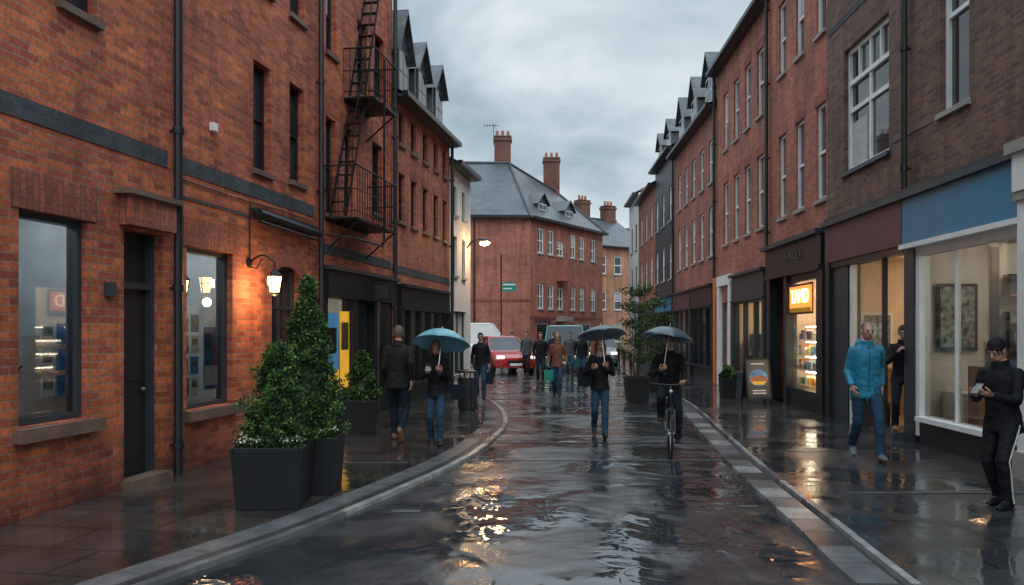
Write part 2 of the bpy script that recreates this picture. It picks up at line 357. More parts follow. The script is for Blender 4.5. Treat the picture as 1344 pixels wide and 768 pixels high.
def head(parent,pos,pitch,yaw,hair,style,beard=None,vox=.0065,hatmat=None):
    m=MB(); 
    m.ell((0,-.008,.012),(.074,.094,.108),'skin',16,12); m.ell((0,.018,-.058),(.055,.066,.062),'skin' if not beard else beard,14,10)
    m.tube([(0,-.015,-.16),(0,-.005,-.03)],[.052,.05],'skin',12,sub=.02)
    m.tube([(0,.088,.012),(0,.108,-.022),(0,.098,-.036)],[.010,.016,.013],'skin',8,sub=.01)
    m.ell((0,.082,.024),(.052,.014,.012),'skin',10,6)
    for s_ in(-1,1):
        m.ell((s_*.031,.0845,.004),(.0135,.008,.007),'eyew',8,6); m.ell((s_*.031,.0905,.004),(.0065,.005,.0065),'eye',8,6)
        m.ell((s_*.077,-.008,-.006),(.010,.02,.032),'skin',8,6); m.ell((s_*.031,.092,.025),(.019,.006,.0045),hair,8,5)
    m.ell((0,.083,-.062),(.024,.010,.0065),'lip',8,6)
    if style=='short':
        m.ell((0,-.022,.028),(.083,.096,.106),hair,20,14); m.ell((0,.035,.085),(.055,.045,.035),hair,12,8)
    if style=='thin': m.ell((0,-.026,.026),(.0805,.088,.102),hair,20,14)
    if style=='long':
        m.ell((0,-.022,.026),(.086,.096,.106),hair,16,12)
        for s_ in(-1,1): m.tube([(s_*.07,-.01,.03),(s_*.082,.0,-.07),(s_*.075,.02,-.18),(s_*.06,.035,-.24)],[.025,.03,.028,.012],hair,8,sub=.02)
        m.tube([(0,-.06,.0),(0,-.085,-.12),(0,-.09,-.24)],[.06,.07,.04],hair,10,sub=.03)
    if style=='beanie':
        m.ell((0,-.016,.042),(.088,.102,.108),hatmat,16,12); m.tube([(0,-.014,.03),(0,-.012,.062)],[(.09,.105),(.091,.106)],hatmat,16,ref=(1,0,0),sub=.015)
    mt=Matrix.Translation(pos)@Matrix.Rotation(yaw,4,'Z')@Matrix.Rotation(-pitch,4,'X')@Matrix.Scale(.96,4)
    return build_remesh(m,'head',parent,vox,mt,it=2)
def person(name,x,y,heading,H=1.72,coat='c_black',legs='c_jean',shoe='shoe_b',hair='h_dark',style='short',hatmat=None,beard=None,
           feet=((-.1,.24,.09,8),(.1,-.28,.17,-38)),hands=((-.24,.10,.90),(.24,-.04,.90)),lean=2,pz=.92,hem=-.13,wid=1.0,hp=5,hy=0,gz=0,vox=.012,stripe=False,
           curl=(.35,.35),elb=None,coll=None,hood=False,zipm=None,bagm=None):
    k=H/1.75; mt=Matrix.Translation((x,y,gz))@Matrix.Rotation(rad(heading),4,'Z')@Matrix.Scale(k,4)
    e=empty(name,mt); m=MB(); Lr_=Matrix.Rotation(-rad(lean),3,'X'); pel=V((0,0,pz))
    T=lambda h,x_=0,y_=0: pel+Lr_@V((x_,y_,h))
    w=wid
    m.tube([T(hem),T(hem+.05),T(.0),T(.12),T(.28),T(.40),T(.465),T(.515),T(.56)],[(.190*w,.140),(.188*w,.138),(.172*w,.128),(.154*w,.118),(.168*w,.125),(.174*w,.12),(.140*w,.10),(.085,.078),(.066,.066)],coat,22,ref=(1,0,0),sub=.025)
    m.ell(pel+V((0,0,-.03)),(.140*w,.108,.11),legs,16,10)
    m.tube([T(.50),T(.60)],.052,'skin',10,sub=.03)
    if coll: m.tube([T(.50),T(.545,0,.005),T(.585,0,.01)],[.10,.083,.08],coll,14,sub=.015)
    if hood: m.ell(T(.52,0,-.10),(.12,.07,.09),coll or coat,12,8); 
    hw=[]; hm=MB()
    for i,sg in enumerate((-1,1)):
        sh=T(.452,sg*.160*w); wr=V(hands[i]); hint=V(elb[i]) if elb else V((sg*.25,-.9,-.4))
        el,wr=ik(sh,wr,.285,.255,hint)
        m.tube([T(.44,sg*.09),sh,sh.lerp(el,.5),el,el.lerp(wr,.5),wr],[.07,.066,.058,.051,.047,.042],coat,12,sub=.025)
        d=(wr-el).normalized(); nr=V((-sg,0.1,0)) if abs(d.z)>.6 else V((-sg*.5,.1,.8))
        hand(hm,wr+d*.012,d,nr,sg,curl[i]); hw.append(mt@(wr+d*.075+nr.normalized()*.02))
    hm.obj('hands',e,smooth=True)
    sm=MB()
    for i,sg in enumerate((-1,1)):
        fx,fy,fz,fp=feet[i]; hp_=pel+V((sg*.086*w,0,-.03)); kn,an=ik(hp_,V((fx,fy,fz)),.43,.42,V((sg*.08,1,0)))
        m.tube([hp_,hp_.lerp(kn,.3),hp_.lerp(kn,.7),kn,kn.lerp(an,.35),kn.lerp(an,.8),an-V((0,0,.02))],[.086*w,.085*w,.074,.064,.065,.056,.062],legs,14,sub=.025)
        if stripe:
            P=[]
            for a_,r_ in((hp_.lerp(kn,.1),.086*w),(hp_.lerp(kn,.3),.085*w),(hp_.lerp(kn,.7),.074),(kn,.064),(kn.lerp(an,.35),.065),(kn.lerp(an,.8),.056),(an-V((0,0,.02)),.060)): P.append(a_+V((sg*(r_+.001),0,0)))
            sm.tube(P,[(.005,.011)]*len(P),'p_white',6,ref=(1,0,0))
        p=rad(fp); fw=V((fx*.3,math.cos(p),math.sin(p))).normalized(); up=V((0,-math.sin(p),math.cos(p)))
        m.tube([an-fw*.075-up*.045,an-fw*.05-up*.045,an+fw*.03-up*.045,an+fw*.12-up*.058,an+fw*.185-up*.066],[(.030,.035),(.038,.046),(.042,.046),(.046,.032),(.030,.022)],shoe,12,ref=(1,0,0),sub=.03)
    if sm.v: sm.obj('trouser_stripes',e)
    if zipm:
        z=MB(); z.tube([T(h,0,yy) for h,yy in((hem+.02,.139),(0,.128),(.12,.120),(.28,.126),(.40,.121),(.465,.10),(.53,.085))],[(.004,.003)]*7,zipm,4,ref=(1,0,0)); z.obj('zip',e)
    build_remesh(m,'clothed_body',e,vox,wr=.007)
    hc=T(.545)+Matrix.Rotation(-rad(lean+hp*.6),3,'X')@V((0,.012,.150))
    head(e,hc,rad(hp),rad(hy),hair,style,beard,hatmat=hatmat,vox=.0065 if vox<.015 else .010)
    return e,mt,hw
def umbrella(apex,r,drop,grip,k,name='umbrella'):
    apex=V(apex); grip=V(grip); e=empty(name,Matrix.Translation(apex)); up=(apex-grip).normalized(); q=V((0,0,1)).rotation_difference(up).to_matrix()
    m=MB(); n=8; S_=6; rings=7; N=n*S_; i=m.mi(k); m.v.append(tuple(q@V((0,0,0)))); 
    for a in range(1,rings+1):
        t=a/rings
        for j in range(N):
            an=2*math.pi*j/N; f=abs(math.sin(an*n/2)); rr=r*t*(1-.07*f*t); z=-drop*(t**2.1)+.02*f*t*r*2*t
            m.v.append(tuple(q@V((rr*math.cos(an),rr*math.sin(an),z))))
    for j in range(N): m.f.append((0,1+j,1+(j+1)%N)); m.m.append(i)
    for a in range(rings-1):
        for j in range(N): b0=1+a*N; m.f.append((b0+j,b0+N+j,b0+N+(j+1)%N,b0+(j+1)%N)); m.m.append(i)
    o=m.obj('canopy',e,smooth=True); sd=o.modifiers.new('s','SOLIDIFY'); sd.thickness=.003
    m=MB(); m.tube([q@V((0,0,.05)),q@V((0,0,-.01))],.006,'steel',6); g=grip-apex; m.tube([q@V((0,0,-.01)),g],.007,'steel',6)
    dn=-up; m.tube([g-dn*.05,g+dn*.06,g+dn*.09+V((.02,0,0)),g+dn*.08+V((.05,0,0))],.012,'black',8)
    for j in range(n):
        an=2*math.pi*j/n; P=[]
        for t in(.05,.35,.7,1): P.append(q@V((r*t*math.cos(an),r*t*math.sin(an),-drop*t**2.1-.008)))
        m.tube(P,.003,'steel',4); m.tube([q@V((0,0,-drop*1.3)),P[2]],.0025,'steel',4)
    m.obj('shaft_and_ribs',e)
def phone(p,rot,name='smartphone'):
    m=MB(); m.box(-.036,.036,-.005,.005,-.07,.07,'black'); m.box(-.032,.032,-.0065,-.0052,-.063,.063,'glassd'); m.obj(name,mtx=Matrix.Translation(p)@rot)
def bag(p,k,w=.26,h=.3,d=.1,name='shopping_bag'):
    e=empty(name,Matrix.Translation(p)); m=MB(); m.taper((0,0),w*.42,d*.5,w*.5,d*.4,-h-.14,-.14,k)
    for s_ in(-1,1): m.tube([(-w*.28,s_*d*.3,-.15),(-w*.2,s_*.01,-.03),(0,0,.0),(w*.2,s_*.01,-.03),(w*.28,s_*d*.3,-.15)],.006,k,5)
    m.obj('bag',e,bevel=.012)

person('man_in_black_coat',-1.71,12.0,-4,1.74,'c_black','c_jeand','shoe_t','h_grey','short',feet=((-.09,.2,.09,0),(.1,-.30,.2,-50)),hands=((-.22,.16,.91),(.23,-.14,.92)),coll='c_black',hem=-.14,wid=1.06,hy=12)
e,mt,hw=person('woman_with_blue_umbrella',-1.1,11.6,182,1.53,'c_black','c_jean','shoe_b','h_brown','long',feet=((-.07,.14,.09,5),(.09,-.14,.11,-15)),hands=((-.10,.26,1.22),(.14,.27,1.20)),wid=.88,hp=22,curl=(.75,.6),elb=((-.4,-.3,-.9),(.4,-.3,-.9)),coll='c_black')
umbrella((-1.0,11.5,1.66),.43,.22,hw[0],'u_blue'); phone(hw[1]+V((0,-.01,.04)),Matrix.Rotation(rad(-35),4,'X'))
bag(V((-.80,11.75,1.0)),'c_navy',.24,.22,.09,'handbag')
e,mt,hw=person('man_in_dark_coat',-.77,19.6,178,1.62,'c_black','c_jean','shoe_b','h_dark','short',feet=((-.1,.16,.09,5),(.1,-.16,.12,-20)),vox=.018,hem=-.2)
bag(hw[0],'c_navy',.26,.28)
e,mt,hw=person('woman_in_brown_jacket',1.12,19.8,176,1.62,'c_tan','c_jean','shoe_b','h_brown','long',hands=((-.23,.1,.95),(.24,.12,.92)),feet=((-.06,.2,.09,6),(.07,-.22,.15,-30)),vox=.018,wid=.92,hem=-.1)
bag(hw[1]+V((0,0,.02)),'green_s',.24,.26)
e,mt,hw=person('woman_with_dark_umbrella',1.40,12.7,180,1.58,'c_black','c_jean','shoe_b','h_brown','long',feet=((-.05,.28,.09,12),(.08,-.26,.19,-42)),hands=((-.10,.20,1.22),(.16,.22,1.20)),wid=.90,hp=8,curl=(.8,.8),elb=((-.4,-.3,-.9),(.5,-.3,-.9)),coll='c_beige',gz=GZ,hem=-.1,hood=True)
umbrella((1.40,12.62,1.71),.40,.15,hw[0],'u_grey'); bag(V((1.16,12.75,1.12)),'c_black',.26,.22,.1,'handbag')
person('man_in_teal_jacket',4.58,10.35,172,1.78,'c_teal','c_jean','shoe_g','h_grey','thin',beard='stubble',feet=((-.10,.24,.09,8),(.09,-.28,.17,-35)),hands=((-.215,-.10,.915),(.215,.17,.925)),coll='c_teal',hem=-.15,wid=1.02,hood=True,zipm='c_navy',hy=6,lean=3)
e,mt,hw=person('man_in_doorway',6.02,12.33,160,1.64,'c_black','c_jeand','shoe_t','h_dark','short',feet=((-.1,.05,.09,0),(.11,-.04,.09,0)),hands=((-.14,.28,1.28),(.10,.27,1.30)),hp=14,gz=.11,elb=((-.5,-.2,-.9),(.5,-.2,-.9)),curl=(.7,.7),coll='c_black')
phone(hw[0]+V((0,-.02,.05)),Matrix.Rotation(rad(-20),4,'X'))
e,mt,hw=person('man_in_black_beanie',4.60,7.5,118,1.60,'c_black','c_black','shoe_b','h_dark','beanie',hatmat=M['c_black'],feet=((-.1,.08,.09,0),(.1,-.1,.09,0)),hands=((-.09,.33,1.16),(.10,.31,1.15)),hp=28,lean=4,stripe=True,elb=((-.4,-.3,-.9),(.4,-.3,-.9)),curl=(.6,.6),coll='c_black',vox=.010,wid=1.05,hem=-.15)
phone((hw[0]+hw[1])/2+V((-.03,-.02,.03)),Matrix.Rotation(rad(118+180),4,'Z')@Matrix.Rotation(rad(-50),4,'X'))
e,mt,hw=person('cyclist_with_umbrella',2.19,11.15,171,1.64,'c_black','c_navy','shoe_b','h_dark','short',feet=((-.12,.16,.24,0),(.12,.12,.54,5)),hands=((-.18,.52,1.08),(.14,.34,1.22)),pz=.96,lean=14,hp=4,gz=GZ,elb=((-.5,-.3,-.9),(.5,-.2,-.9)),curl=(.8,.8),coll='c_black',hem=-.08)
umbrella((2.14,10.85,1.70),.37,.17,hw[1],'u_grey')
e=empty('bicycle',mt); m=MB()
def wheel(cy):
    n=28; m.tube([(0,cy+.335*math.cos(2*math.pi*i/n),.355+.335*math.sin(2*math.pi*i/n)) for i in range(n+1)],.019,'rubber',8,ref=(1,0,0)); m.tube([(0,cy+.315*math.cos(2*math.pi*i/n),.355+.315*math.sin(2*math.pi*i/n)) for i in range(n+1)],.010,'steel',6,ref=(1,0,0))
    m.tube([(-.04,cy,.355),(.04,cy,.355)],.02,'steel',8)
    for i in range(20): a=2*math.pi*i/20; m.tube([((-1)**i*.03,cy,.355),(0,cy+.31*math.cos(a),.355+.31*math.sin(a))],.0016,'steel',3,caps=False)
wheel(-.35); wheel(.74); bb=(0,.10,.32); st=(0,-.08,.84)
for a,c,r_ in((bb,st,.017),(bb,(0,.52,.74),.018),(st,(0,.50,.84),.016),((0,.49,.92),(0,.54,.70),.019),((.05,-.35,.355),bb,.010),((-.05,-.35,.355),bb,.010),((.05,-.35,.355),st,.009),((-.05,-.35,.355),st,.009)): m.tube([a,c],r_,'black',8)
m.tube([(0,.54,.70),(.055,.56,.66),(.055,.74,.355)],.012,'black',6); m.tube([(0,.54,.70),(-.055,.56,.66),(-.055,.74,.355)],.012,'black',6)
m.tube([(0,.49,.92),(0,.50,1.0)],.014,'steel',8); m.tube([(-.29,.42,1.03),(-.2,.49,1.03),(0,.52,1.02),(.2,.49,1.03),(.29,.42,1.03)],.012,'black',8)
for s_ in(-1,1): m.tube([(s_*.29,.42,1.03),(s_*.22,.475,1.03)],.017,'rubber',8)
m.tube([(0,-.20,.885),(0,-.12,.90),(0,0,.895),(0,.06,.89)],[(.05,.02),(.085,.03),(.04,.02),(.018,.015)],'seat',10,ref=(1,0,0)); m.tube([(0,-.08,.84),(0,-.085,.88)],.013,'steel',6)
m.tube([(-.03,.10,.32),(.03,.10,.32)],.03,'steel',8); m.tube([(.035,.10,.32),(.045,.10,.32)],.09,'steel',20)
m.tube([(-.05,.10,.32),(-.07,.14,.155)],.011,'steel',6); m.tube([(.05,.10,.32),(.07,.08,.48)],.011,'steel',6); m.box(-.17,-.07,.11,.20,.14,.165,'rubber'); m.box(.07,.17,.06,.15,.455,.48,'rubber')
m.ell((0,.60,.93),(.035,.03,.035),'steel',10,8)
m.tube([(0,.74+.37*math.cos(a),.355+.37*math.sin(a)) for a in [rad(60+i*12) for i in range(9)]],[(.025,.004)]*9,'black',6,ref=(1,0,0))
m.obj('frame_and_wheels',e)
far=[(.92,25.8,180,1.66,'c_black','c_jeand','short'),(.55,30.0,170,1.68,'c_grey','c_black','short'),(1.45,27.5,5,1.7,'c_navy','c_jeand','short'),(2.35,27.2,182,1.62,'c_black','c_jean','long'),(.0,33.5,20,1.7,'c_navy','c_black','short'),(2.1,29.0,175,1.66,'c_grey','c_jean','short'),(3.2,31.0,178,1.66,'c_tan','c_jeand','long')]
for i,(x,y,h,H_,c,l,st_) in enumerate(far):
    f=random.uniform(.08,.24); person('pedestrian',x,y,h,H_,c,l,'shoe_b',random.choice(['h_dark','h_brown','h_grey']),st_,feet=((-.08,f,.09,5),(.08,-f,.12,-25)),vox=.024,gz=GZ)

# building class: local x along the facade, -y toward the street, z up
class Bld:
    def __init__(s,name,mtx,parent=None):
        if parent is None: s.e=empty(name,mtx); s.mtx=None
        else: s.e=parent; s.mtx=mtx
        s.p={}
    def mb(s,n):
        if n not in s.p: s.p[n]=MB()
        return s.p[n]
    def done(s):
        for n,m in s.p.items():
            if m.v: m.obj(n,s.e,mtx=s.mtx)
    def facade(s,s0,s1,z0,z1,ops,k,depth=.16):
        if s0>s1: s0,s1=s1,s0
        m=s.mb('walls')
        xs=sorted(set([s0,s1]+[a for o in ops for a in o[:2] if s0<a<s1])); zs=sorted(set([z0,z1]+[a for o in ops for a in o[2:4] if z0<a<z1]))
        for i in range(len(xs)-1):
            for j in range(len(zs)-1):
                cx=(xs[i]+xs[i+1])/2; cz=(zs[j]+zs[j+1])/2
                if any(o[0]<cx<o[1] and o[2]<cz<o[3] for o in ops): continue
                m.poly([(xs[i],0,zs[j]),(xs[i+1],0,zs[j]),(xs[i+1],0,zs[j+1]),(xs[i],0,zs[j+1])],k)
        for o in ops:
            a,b,c,d=o[:4]; D=depth
            m.poly([(a,0,c),(a,0,d),(a,D,d),(a,D,c)],k); m.poly([(b,0,c),(b,D,c),(b,D,d),(b,0,d)],k)
            m.poly([(a,0,d),(b,0,d),(b,D,d),(a,D,d)],k); m.poly([(a,0,c),(a,D,c),(b,D,c),(b,0,c)],k)
    def shell(s,s0,s1,z1,k,depth=8,back=True):
        if s0>s1: s0,s1=s1,s0
        m=s.mb('walls')
        m.poly([(s0,0,0),(s0,0,z1),(s0,depth,z1),(s0,depth,0)],k); m.poly([(s1,0,0),(s1,depth,0),(s1,depth,z1),(s1,0,z1)],k)
        m.poly([(s0,depth,0),(s0,depth,z1),(s1,depth,z1),(s1,depth,0)],k)
    def win(s,a,b,c,d,fr='white',nx=1,nz=2,dep=.12,fw=.055,glass='glassd',sill=True,lintel=None,curtain=None):
        if a>b:a,b=b,a
        m=s.mb('windows'); f=fw
        m.box(a,a+f,dep-.05,dep+.03,c,d,fr); m.box(b-f,b,dep-.05,dep+.03,c,d,fr)
        m.box(a+f,b-f,dep-.05,dep+.03,c,c+f,fr); m.box(a+f,b-f,dep-.05,dep+.03,d-f,d,fr)
        for i in range(1,nx):
            x=a+(b-a)*i/nx; m.box(x-f*.4,x+f*.4,dep-.04,dep+.02,c+f,d-f,fr)
        for j in range(1,nz):
            z=c+(d-c)*j/nz; m.box(a+f,b-f,dep-.045,dep+.021,z-f*.45,z+f*.45,fr)
        m.poly([(a+f,dep,c+f),(b-f,dep,c+f),(b-f,dep,d-f),(a+f,dep,d-f)],glass)
        if curtain is None and glass=='glassd' and random.random()<.35:
            h=(d-c)*random.uniform(.25,.6)
            m.poly([(a+f,dep-.004,d-f-h),(b-f,dep-.004,d-f-h),(b-f,dep-.004,d-f),(a+f,dep-.004,d-f)],'curtain')
        if sill: s.mb('sills').box(a-.05,b+.05,-.06,dep-.052,c-.075,c-.002,'stone' if sill is True else sill)
        if lintel: s.mb('lintels').box(a-.08,b+.08,-.012,.05,d+.002,d+.22,lintel)
    def roof(s,s0,s1,z,h=2.4,depth=8,over=.25,k='slate'):
        if s0>s1: s0,s1=s1,s0
        m=s.mb('roof'); r=depth/2
        m.poly([(s0,-over,z-.12),(s1,-over,z-.12),(s1,r,z+h),(s0,r,z+h)],k)
        m.poly([(s0,depth+over,z-.12),(s0,r,z+h),(s1,r,z+h),(s1,depth+over,z-.12)],k)
        for x in(s0,s1): m.poly([(x,0,z-.02),(x,depth,z-.02),(x,r,z+h-.02)],'brickR3')
        g=s.mb('gutter'); g.box(s0,s1,-over-.1,-over+.02,z-.2,z-.09,'black'); g.box(s0,s1,-over+.02,-.003,z-.22,z-.15,'dgrey')
        m.box(s0,s1,r-.08,r+.08,z+h-.02,z+h+.07,'dgrey')
    def pipe(s,x,z0,z1,r=.045,off=.09,k='black'):
        m=s.mb('drainpipe'); m.tube([(x,-off,z0),(x,-off,z1)],r,k,8)
        z=z0+.3
        while z<z1:
            m.tube([(x,-off,z),(x,-off,z+.07)],r*1.35,k,8); m.box(x-.015,x+.015,-off,0,z+.02,z+.05,k); z+=1.8
    def chimney(s,x,y,w,d,z0,z1,k='brickS',pots=3,aerial=False):
        m=s.mb('chimney'); m.box(x-w/2,x+w/2,y-d/2,y+d/2,z0,z1,k); m.box(x-w/2-.07,x+w/2+.07,y-d/2-.07,y+d/2+.07,z1-.25,z1-.1,k)
        m.box(x-w/2-.04,x+w/2+.04,y-d/2-.04,y+d/2+.04,z1+.001,z1+.06,'sill')
        for i in range(pots):
            px=x-w/2+w*(i+.5)/pots; m.tube([(px,y,z1+.06),(px,y,z1+.45)],[.11,.085],'pot',8)
        if aerial:
            a=s.mb('tv_aerial'); a.tube([(x-w/2-.05,y,z1-.5),(x-w/2-.05,y,z1+.9)],.02,'iron',5); a.tube([(x-w/2-.7,y,z1+.8),(x-w/2+.3,y,z1+.8)],.015,'iron',4)
            for i in range(5): xx=x-w/2-.65+i*.18; a.tube([(xx,y-.2,z1+.8),(xx,y+.2,z1+.8)],.01,'iron',4); a.tube([(xx,y,z1+.68),(xx,y,z1+.92)],.01,'iron',4)
    def dormer(s,x,w,z0,z1,zp,front='slate',y0=.02,back=2.6,fr='white'):
        m=s.mb('dormer'); a,b=x-w/2,x+w/2
        m.poly([(a,y0,z0),(b,y0,z0),(b,y0,z1),(x,y0,zp),(a,y0,z1)],front)
        m.poly([(a,y0,z0),(a,y0,z1),(a,back,z1),(a,back,z0)],front); m.poly([(b,y0,z0),(b,back,z0),(b,back,z1),(b,y0,z1)],front)
        o=.12; dz=(zp-z1)/(w/2)*o
        m.poly([(a-o,y0-.15,z1-dz),(x,y0-.15,zp+.02),(x,back+.4,zp+.02),(a-o,back+.4,z1-dz)],'slate')
        m.poly([(b+o,y0-.15,z1-dz),(b+o,back+.4,z1-dz),(x,back+.4,zp+.02),(x,y0-.15,zp+.02)],'slate')
        m.poly([(a-o,y0-.15,z1-dz-.08),(x,y0-.15,zp-.06),(x,y0-.15,zp+.02),(a-o,y0-.15,z1-dz)],'dgrey'); m.poly([(x,y0-.15,zp-.06),(b+o,y0-.15,z1-dz-.08),(b+o,y0-.15,z1-dz),(x,y0-.15,zp+.02)],'dgrey')
        f=.05; wa,wb,wc,wd=a+.16,b-.16,z0+.15,z1-.05
        m.box(wa,wb,y0-.03,y0-.002,wc,wd,fr); xm=(wa+wb)/2
        for p,q in((wa+f,xm-.02),(xm+.02,wb-f)):
            for r,t in((wc+f,(wc+wd)/2-.02),((wc+wd)/2+.02,wd-f)):
                m.poly([(p,y0-.034,r),(q,y0-.034,r),(q,y0-.034,t),(p,y0-.034,t)],'glassd')
    def room(s,a,b,z0,z1,dep=3.0,wall='intd',floor='wood',y0=.2,lamps=None,lampmat='lampw',ceil=None):
        m=s.mb('interior')
        m.poly([(a,y0,z0),(a,dep,z0),(a,dep,z1),(a,y0,z1)],wall); m.poly([(b,y0,z0),(b,y0,z1),(b,dep,z1),(b,dep,z0)],wall)
        m.poly([(a,dep,z0),(b,dep,z0),(b,dep,z1),(a,dep,z1)],wall); m.poly([(a,y0,z0),(b,y0,z0),(b,dep,z0),(a,dep,z0)],floor)
        m.poly([(a,y0,z1),(a,dep,z1),(b,dep,z1),(b,y0,z1)],ceil or wall)
        if lamps:
            for (lx,ly,lw,ld) in lamps: m.box(lx-lw/2,lx+lw/2,ly-ld/2,ly+ld/2,z1-.05,z1-.01,lampmat)
    def shopfront(s,a,b,z0=.4,z1=2.5,fz=(2.6,3.1),col='black',bays=2,wall='intd',lamps=None,fasc=None,stock=True):
        if a>b:a,b=b,a
        m=s.mb('shopfront')
        m.box(a,b,-.03,.1,0.0,z0,col); m.box(a,b,-.12,.05,z0+.001,z0+.06,col)
        m.box(a,b,-.06,.1,z1,fz[0],col); m.box(a-.02,b+.02,-.10,.05,fz[0]+.001,fz[1],fasc or col)
        m.box(a-.06,b+.06,-.2,.05,fz[1]+.001,fz[1]+.07,col); m.box(a-.04,b+.04,-.15,.0,fz[0]-.05,fz[0]-.001,col)
        for i in range(bays+1):
            x=a+(b-a)*i/bays; x=min(max(x,a+.06),b-.06); m.box(x-.05,x+.05,-.035,.09,z0+.061,z1-.001,col)
        for e in(a,b): m.box(e-.09,e+.09,-.11,.02,0,fz[0]-.051,col)
        m.poly([(a,.04,z0+.06),(b,.04,z0+.06),(b,.04,z1),(a,.04,z1)],'glass')
        s.room(a+.02,b-.02,.1,z1+.15,2.6,wall,'wood',.12,lamps)
        if stock:
            q=s.mb('display_stock'); x=a+.2
            while x<b-.3:
                w=random.uniform(.15,.4); h=random.uniform(.3,1.1); q.box(x,x+w,.35,.6,z0+.06,z0+.06+h,random.choice(['p_white','p_mix','p_blue','intd','wood','dgrey','maroon'])); x+=w+random.uniform(.1,.4)
LM=Matrix.Translation((-5.51,0,0))@Matrix.Rotation(math.atan2(1,.174),4,'Z')
RM=Matrix.Translation((5.525,0,0))@Matrix.Rotation(math.atan2(-1,-.0381),4,'Z')
def S(y): return y*1.015
def R(y): return -y*1.0007
def SO(l): return [(S(a),S(b),c,d) for a,b,c,d in l]
def RO(l): return [(R(b),R(a),c,d) for a,b,c,d in l]
def leaves(name,parent,clusters,size,keys,mtx=None):
    m=MB(); idx=[m.mi(k) for k in keys]; g=random.gauss; u_=random.uniform
    for (c,r,n,bias) in clusters:
        c=V(c)
        for _ in range(n):
            d=V((g(0,1),g(0,1),g(0,1))).normalized(); p=c+d*(r*random.random()**.45)
            ax=(d+V((g(0,.7),g(0,.7),g(0,.7)+.3))).normalized(); sd=ax.orthogonal().normalized(); nn=ax.cross(sd); an=u_(0,6.28); sd=sd*math.cos(an)+nn*math.sin(an); nn=ax.cross(sd)
            L_=size*u_(.7,1.4); w=L_*.32; n0=len(m.v); h=p+ax*L_*.5+nn*.1*L_
            m.v+=[tuple(p),tuple(h+sd*w),tuple(p+ax*L_),tuple(h-sd*w)]
            m.f.append((n0,n0+1,n0+2,n0+3))
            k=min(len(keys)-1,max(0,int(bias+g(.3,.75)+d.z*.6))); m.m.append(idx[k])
    return m.obj(name,parent,mtx=mtx)

# ================================================================= LEFT BUILDING 1
b=Bld('brick_building',LM)
wA=(6.97,7.84,.80,2.72); dr=(8.36,9.02,.0,2.72); wB=(9.49,10.53,.70,2.66); wC=(11.62,12.55,.75,2.62)
ups=[(11.08,11.58,3.9,5.42),(12.19,12.69,3.95,5.45),(13.55,13.98,3.65,5.3),(14.35,14.8,3.62,5.35),(15.8,16.4,4.0,5.4),
     (7.45,7.95,4.72,6.2),(11.1,11.6,6.5,7.8),(12.2,12.7,6.5,7.8),(13.55,14.0,6.4,7.8),(15.0,15.5,6.1,7.5),(15.95,16.5,6.3,7.6)]
shop=(13.45,16.9,0,2.7)
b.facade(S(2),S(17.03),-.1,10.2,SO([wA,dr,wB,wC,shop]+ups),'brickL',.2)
b.shell(S(2),S(17.03),10.2,'brickL')
b.mb('roof').box(S(2),S(17.03),-.08,8,10.201,10.35,'sill')
m=b.mb('brick_bands')
def lband(y0,y1,z0,z1): m.box(S(y0),S(y1),-.012,.02,z0,z1,'band')
lband(2,9.1,3.50,3.69); lband(9.24,13.05,3.50,3.69); lband(13.25,16.9,2.95,3.12)
lband(9.24,13.05,3.2,3.24)
for (y0,y1,z0) in((6.88,7.93,2.722),(9.40,10.62,2.662)):
    m.box(S(y0),S(y1),-.02,.03,z0,z0+.34,'soldier')
m.box(S(8.28),S(9.08),-.14,.03,2.75,3.06,'soldier'); m.box(S(8.2),S(9.12),-.2,.03,3.061,3.12,'sill')
for (y0,y1,z0) in((6.9,7.95,.79),(9.42,10.6,.69)): b.mb('sills').box(S(y0),S(y1),-.1,.1,z0-.12,z0,'sill')
def bigwin(w,lamp=False):
    y0,y1,c,d=w; a,e=S(y0),S(y1)
    n=b.mb('windows'); f=.06
    n.box(a,a+f,.08,.2,c,d,'dgrey'); n.box(e-f,e,.08,.2,c,d,'dgrey'); n.box(a+f,e-f,.08,.2,c,c+f,'dgrey'); n.box(a+f,e-f,.08,.2,d-f,d,'dgrey')
    n.poly([(a+f,.13,c+f),(e-f,.13,c+f),(e-f,.13,d-f),(a+f,.13,d-f)],'glass')
    b.room(a-.5,e+.9,c-.1,d+.3,1.7,'intc','wood',.21,[((a+e)/2-.1,.9,.35,.35),(e+.3,1.0,.3,.3)],'lampk')
    q=b.mb('posters')
    if not lamp:
        q.box(a+.30,e+.6,.62,.64,c-.1,c+.80,'p_white')
        for i in range(3): q.box(e-.44,e-.28,.155,.165,c+.22+i*.25,c+.42+i*.25,'p_white'); q.box(e-.42,e-.30,.15,.154,c+.30+i*.25,c+.39+i*.25,'p_mix'); q.box(e-.24,e-.1,.155,.165,c+.22+i*.25,c+.42+i*.25,'p_blue')
    else:
        for i in range(4):
            for j in range(2):
                x=a+.12+j*.22; z=c+.15+i*.26
                q.box(x,x+.17,.155,.165,z,z+.22,'p_white' if (i+j)%2 else 'p_blue'); q.box(x+.02,x+.14,.15,.154,z+.1,z+.18,'p_mix')
        q.box(e-.42,e-.1,.155,.165,c+.2,c+1.0,'p_blue'); q.box(e-.40,e-.12,.15,.154,c+.25,c+.5,'p_white')
        q.box(a+.2,e+.9,1.3,1.32,c-.1,c+1.1,'p_white')
bigwin(wA); bigwin(wB,True)
n=b.mb('window_plant_pot'); n.tube([(S(7.16),.36,.8),(S(7.16),.36,1.12)],[.09,.12],'white',12)
leaves('window_plant',b.e,[((S(7.16)+random.uniform(-.1,.1),.38+random.uniform(-.08,.1),1.2+random.random()*.2),.08,16,.9) for _ in range(14)],.07,['leaf1','leaf2','leaf3'])
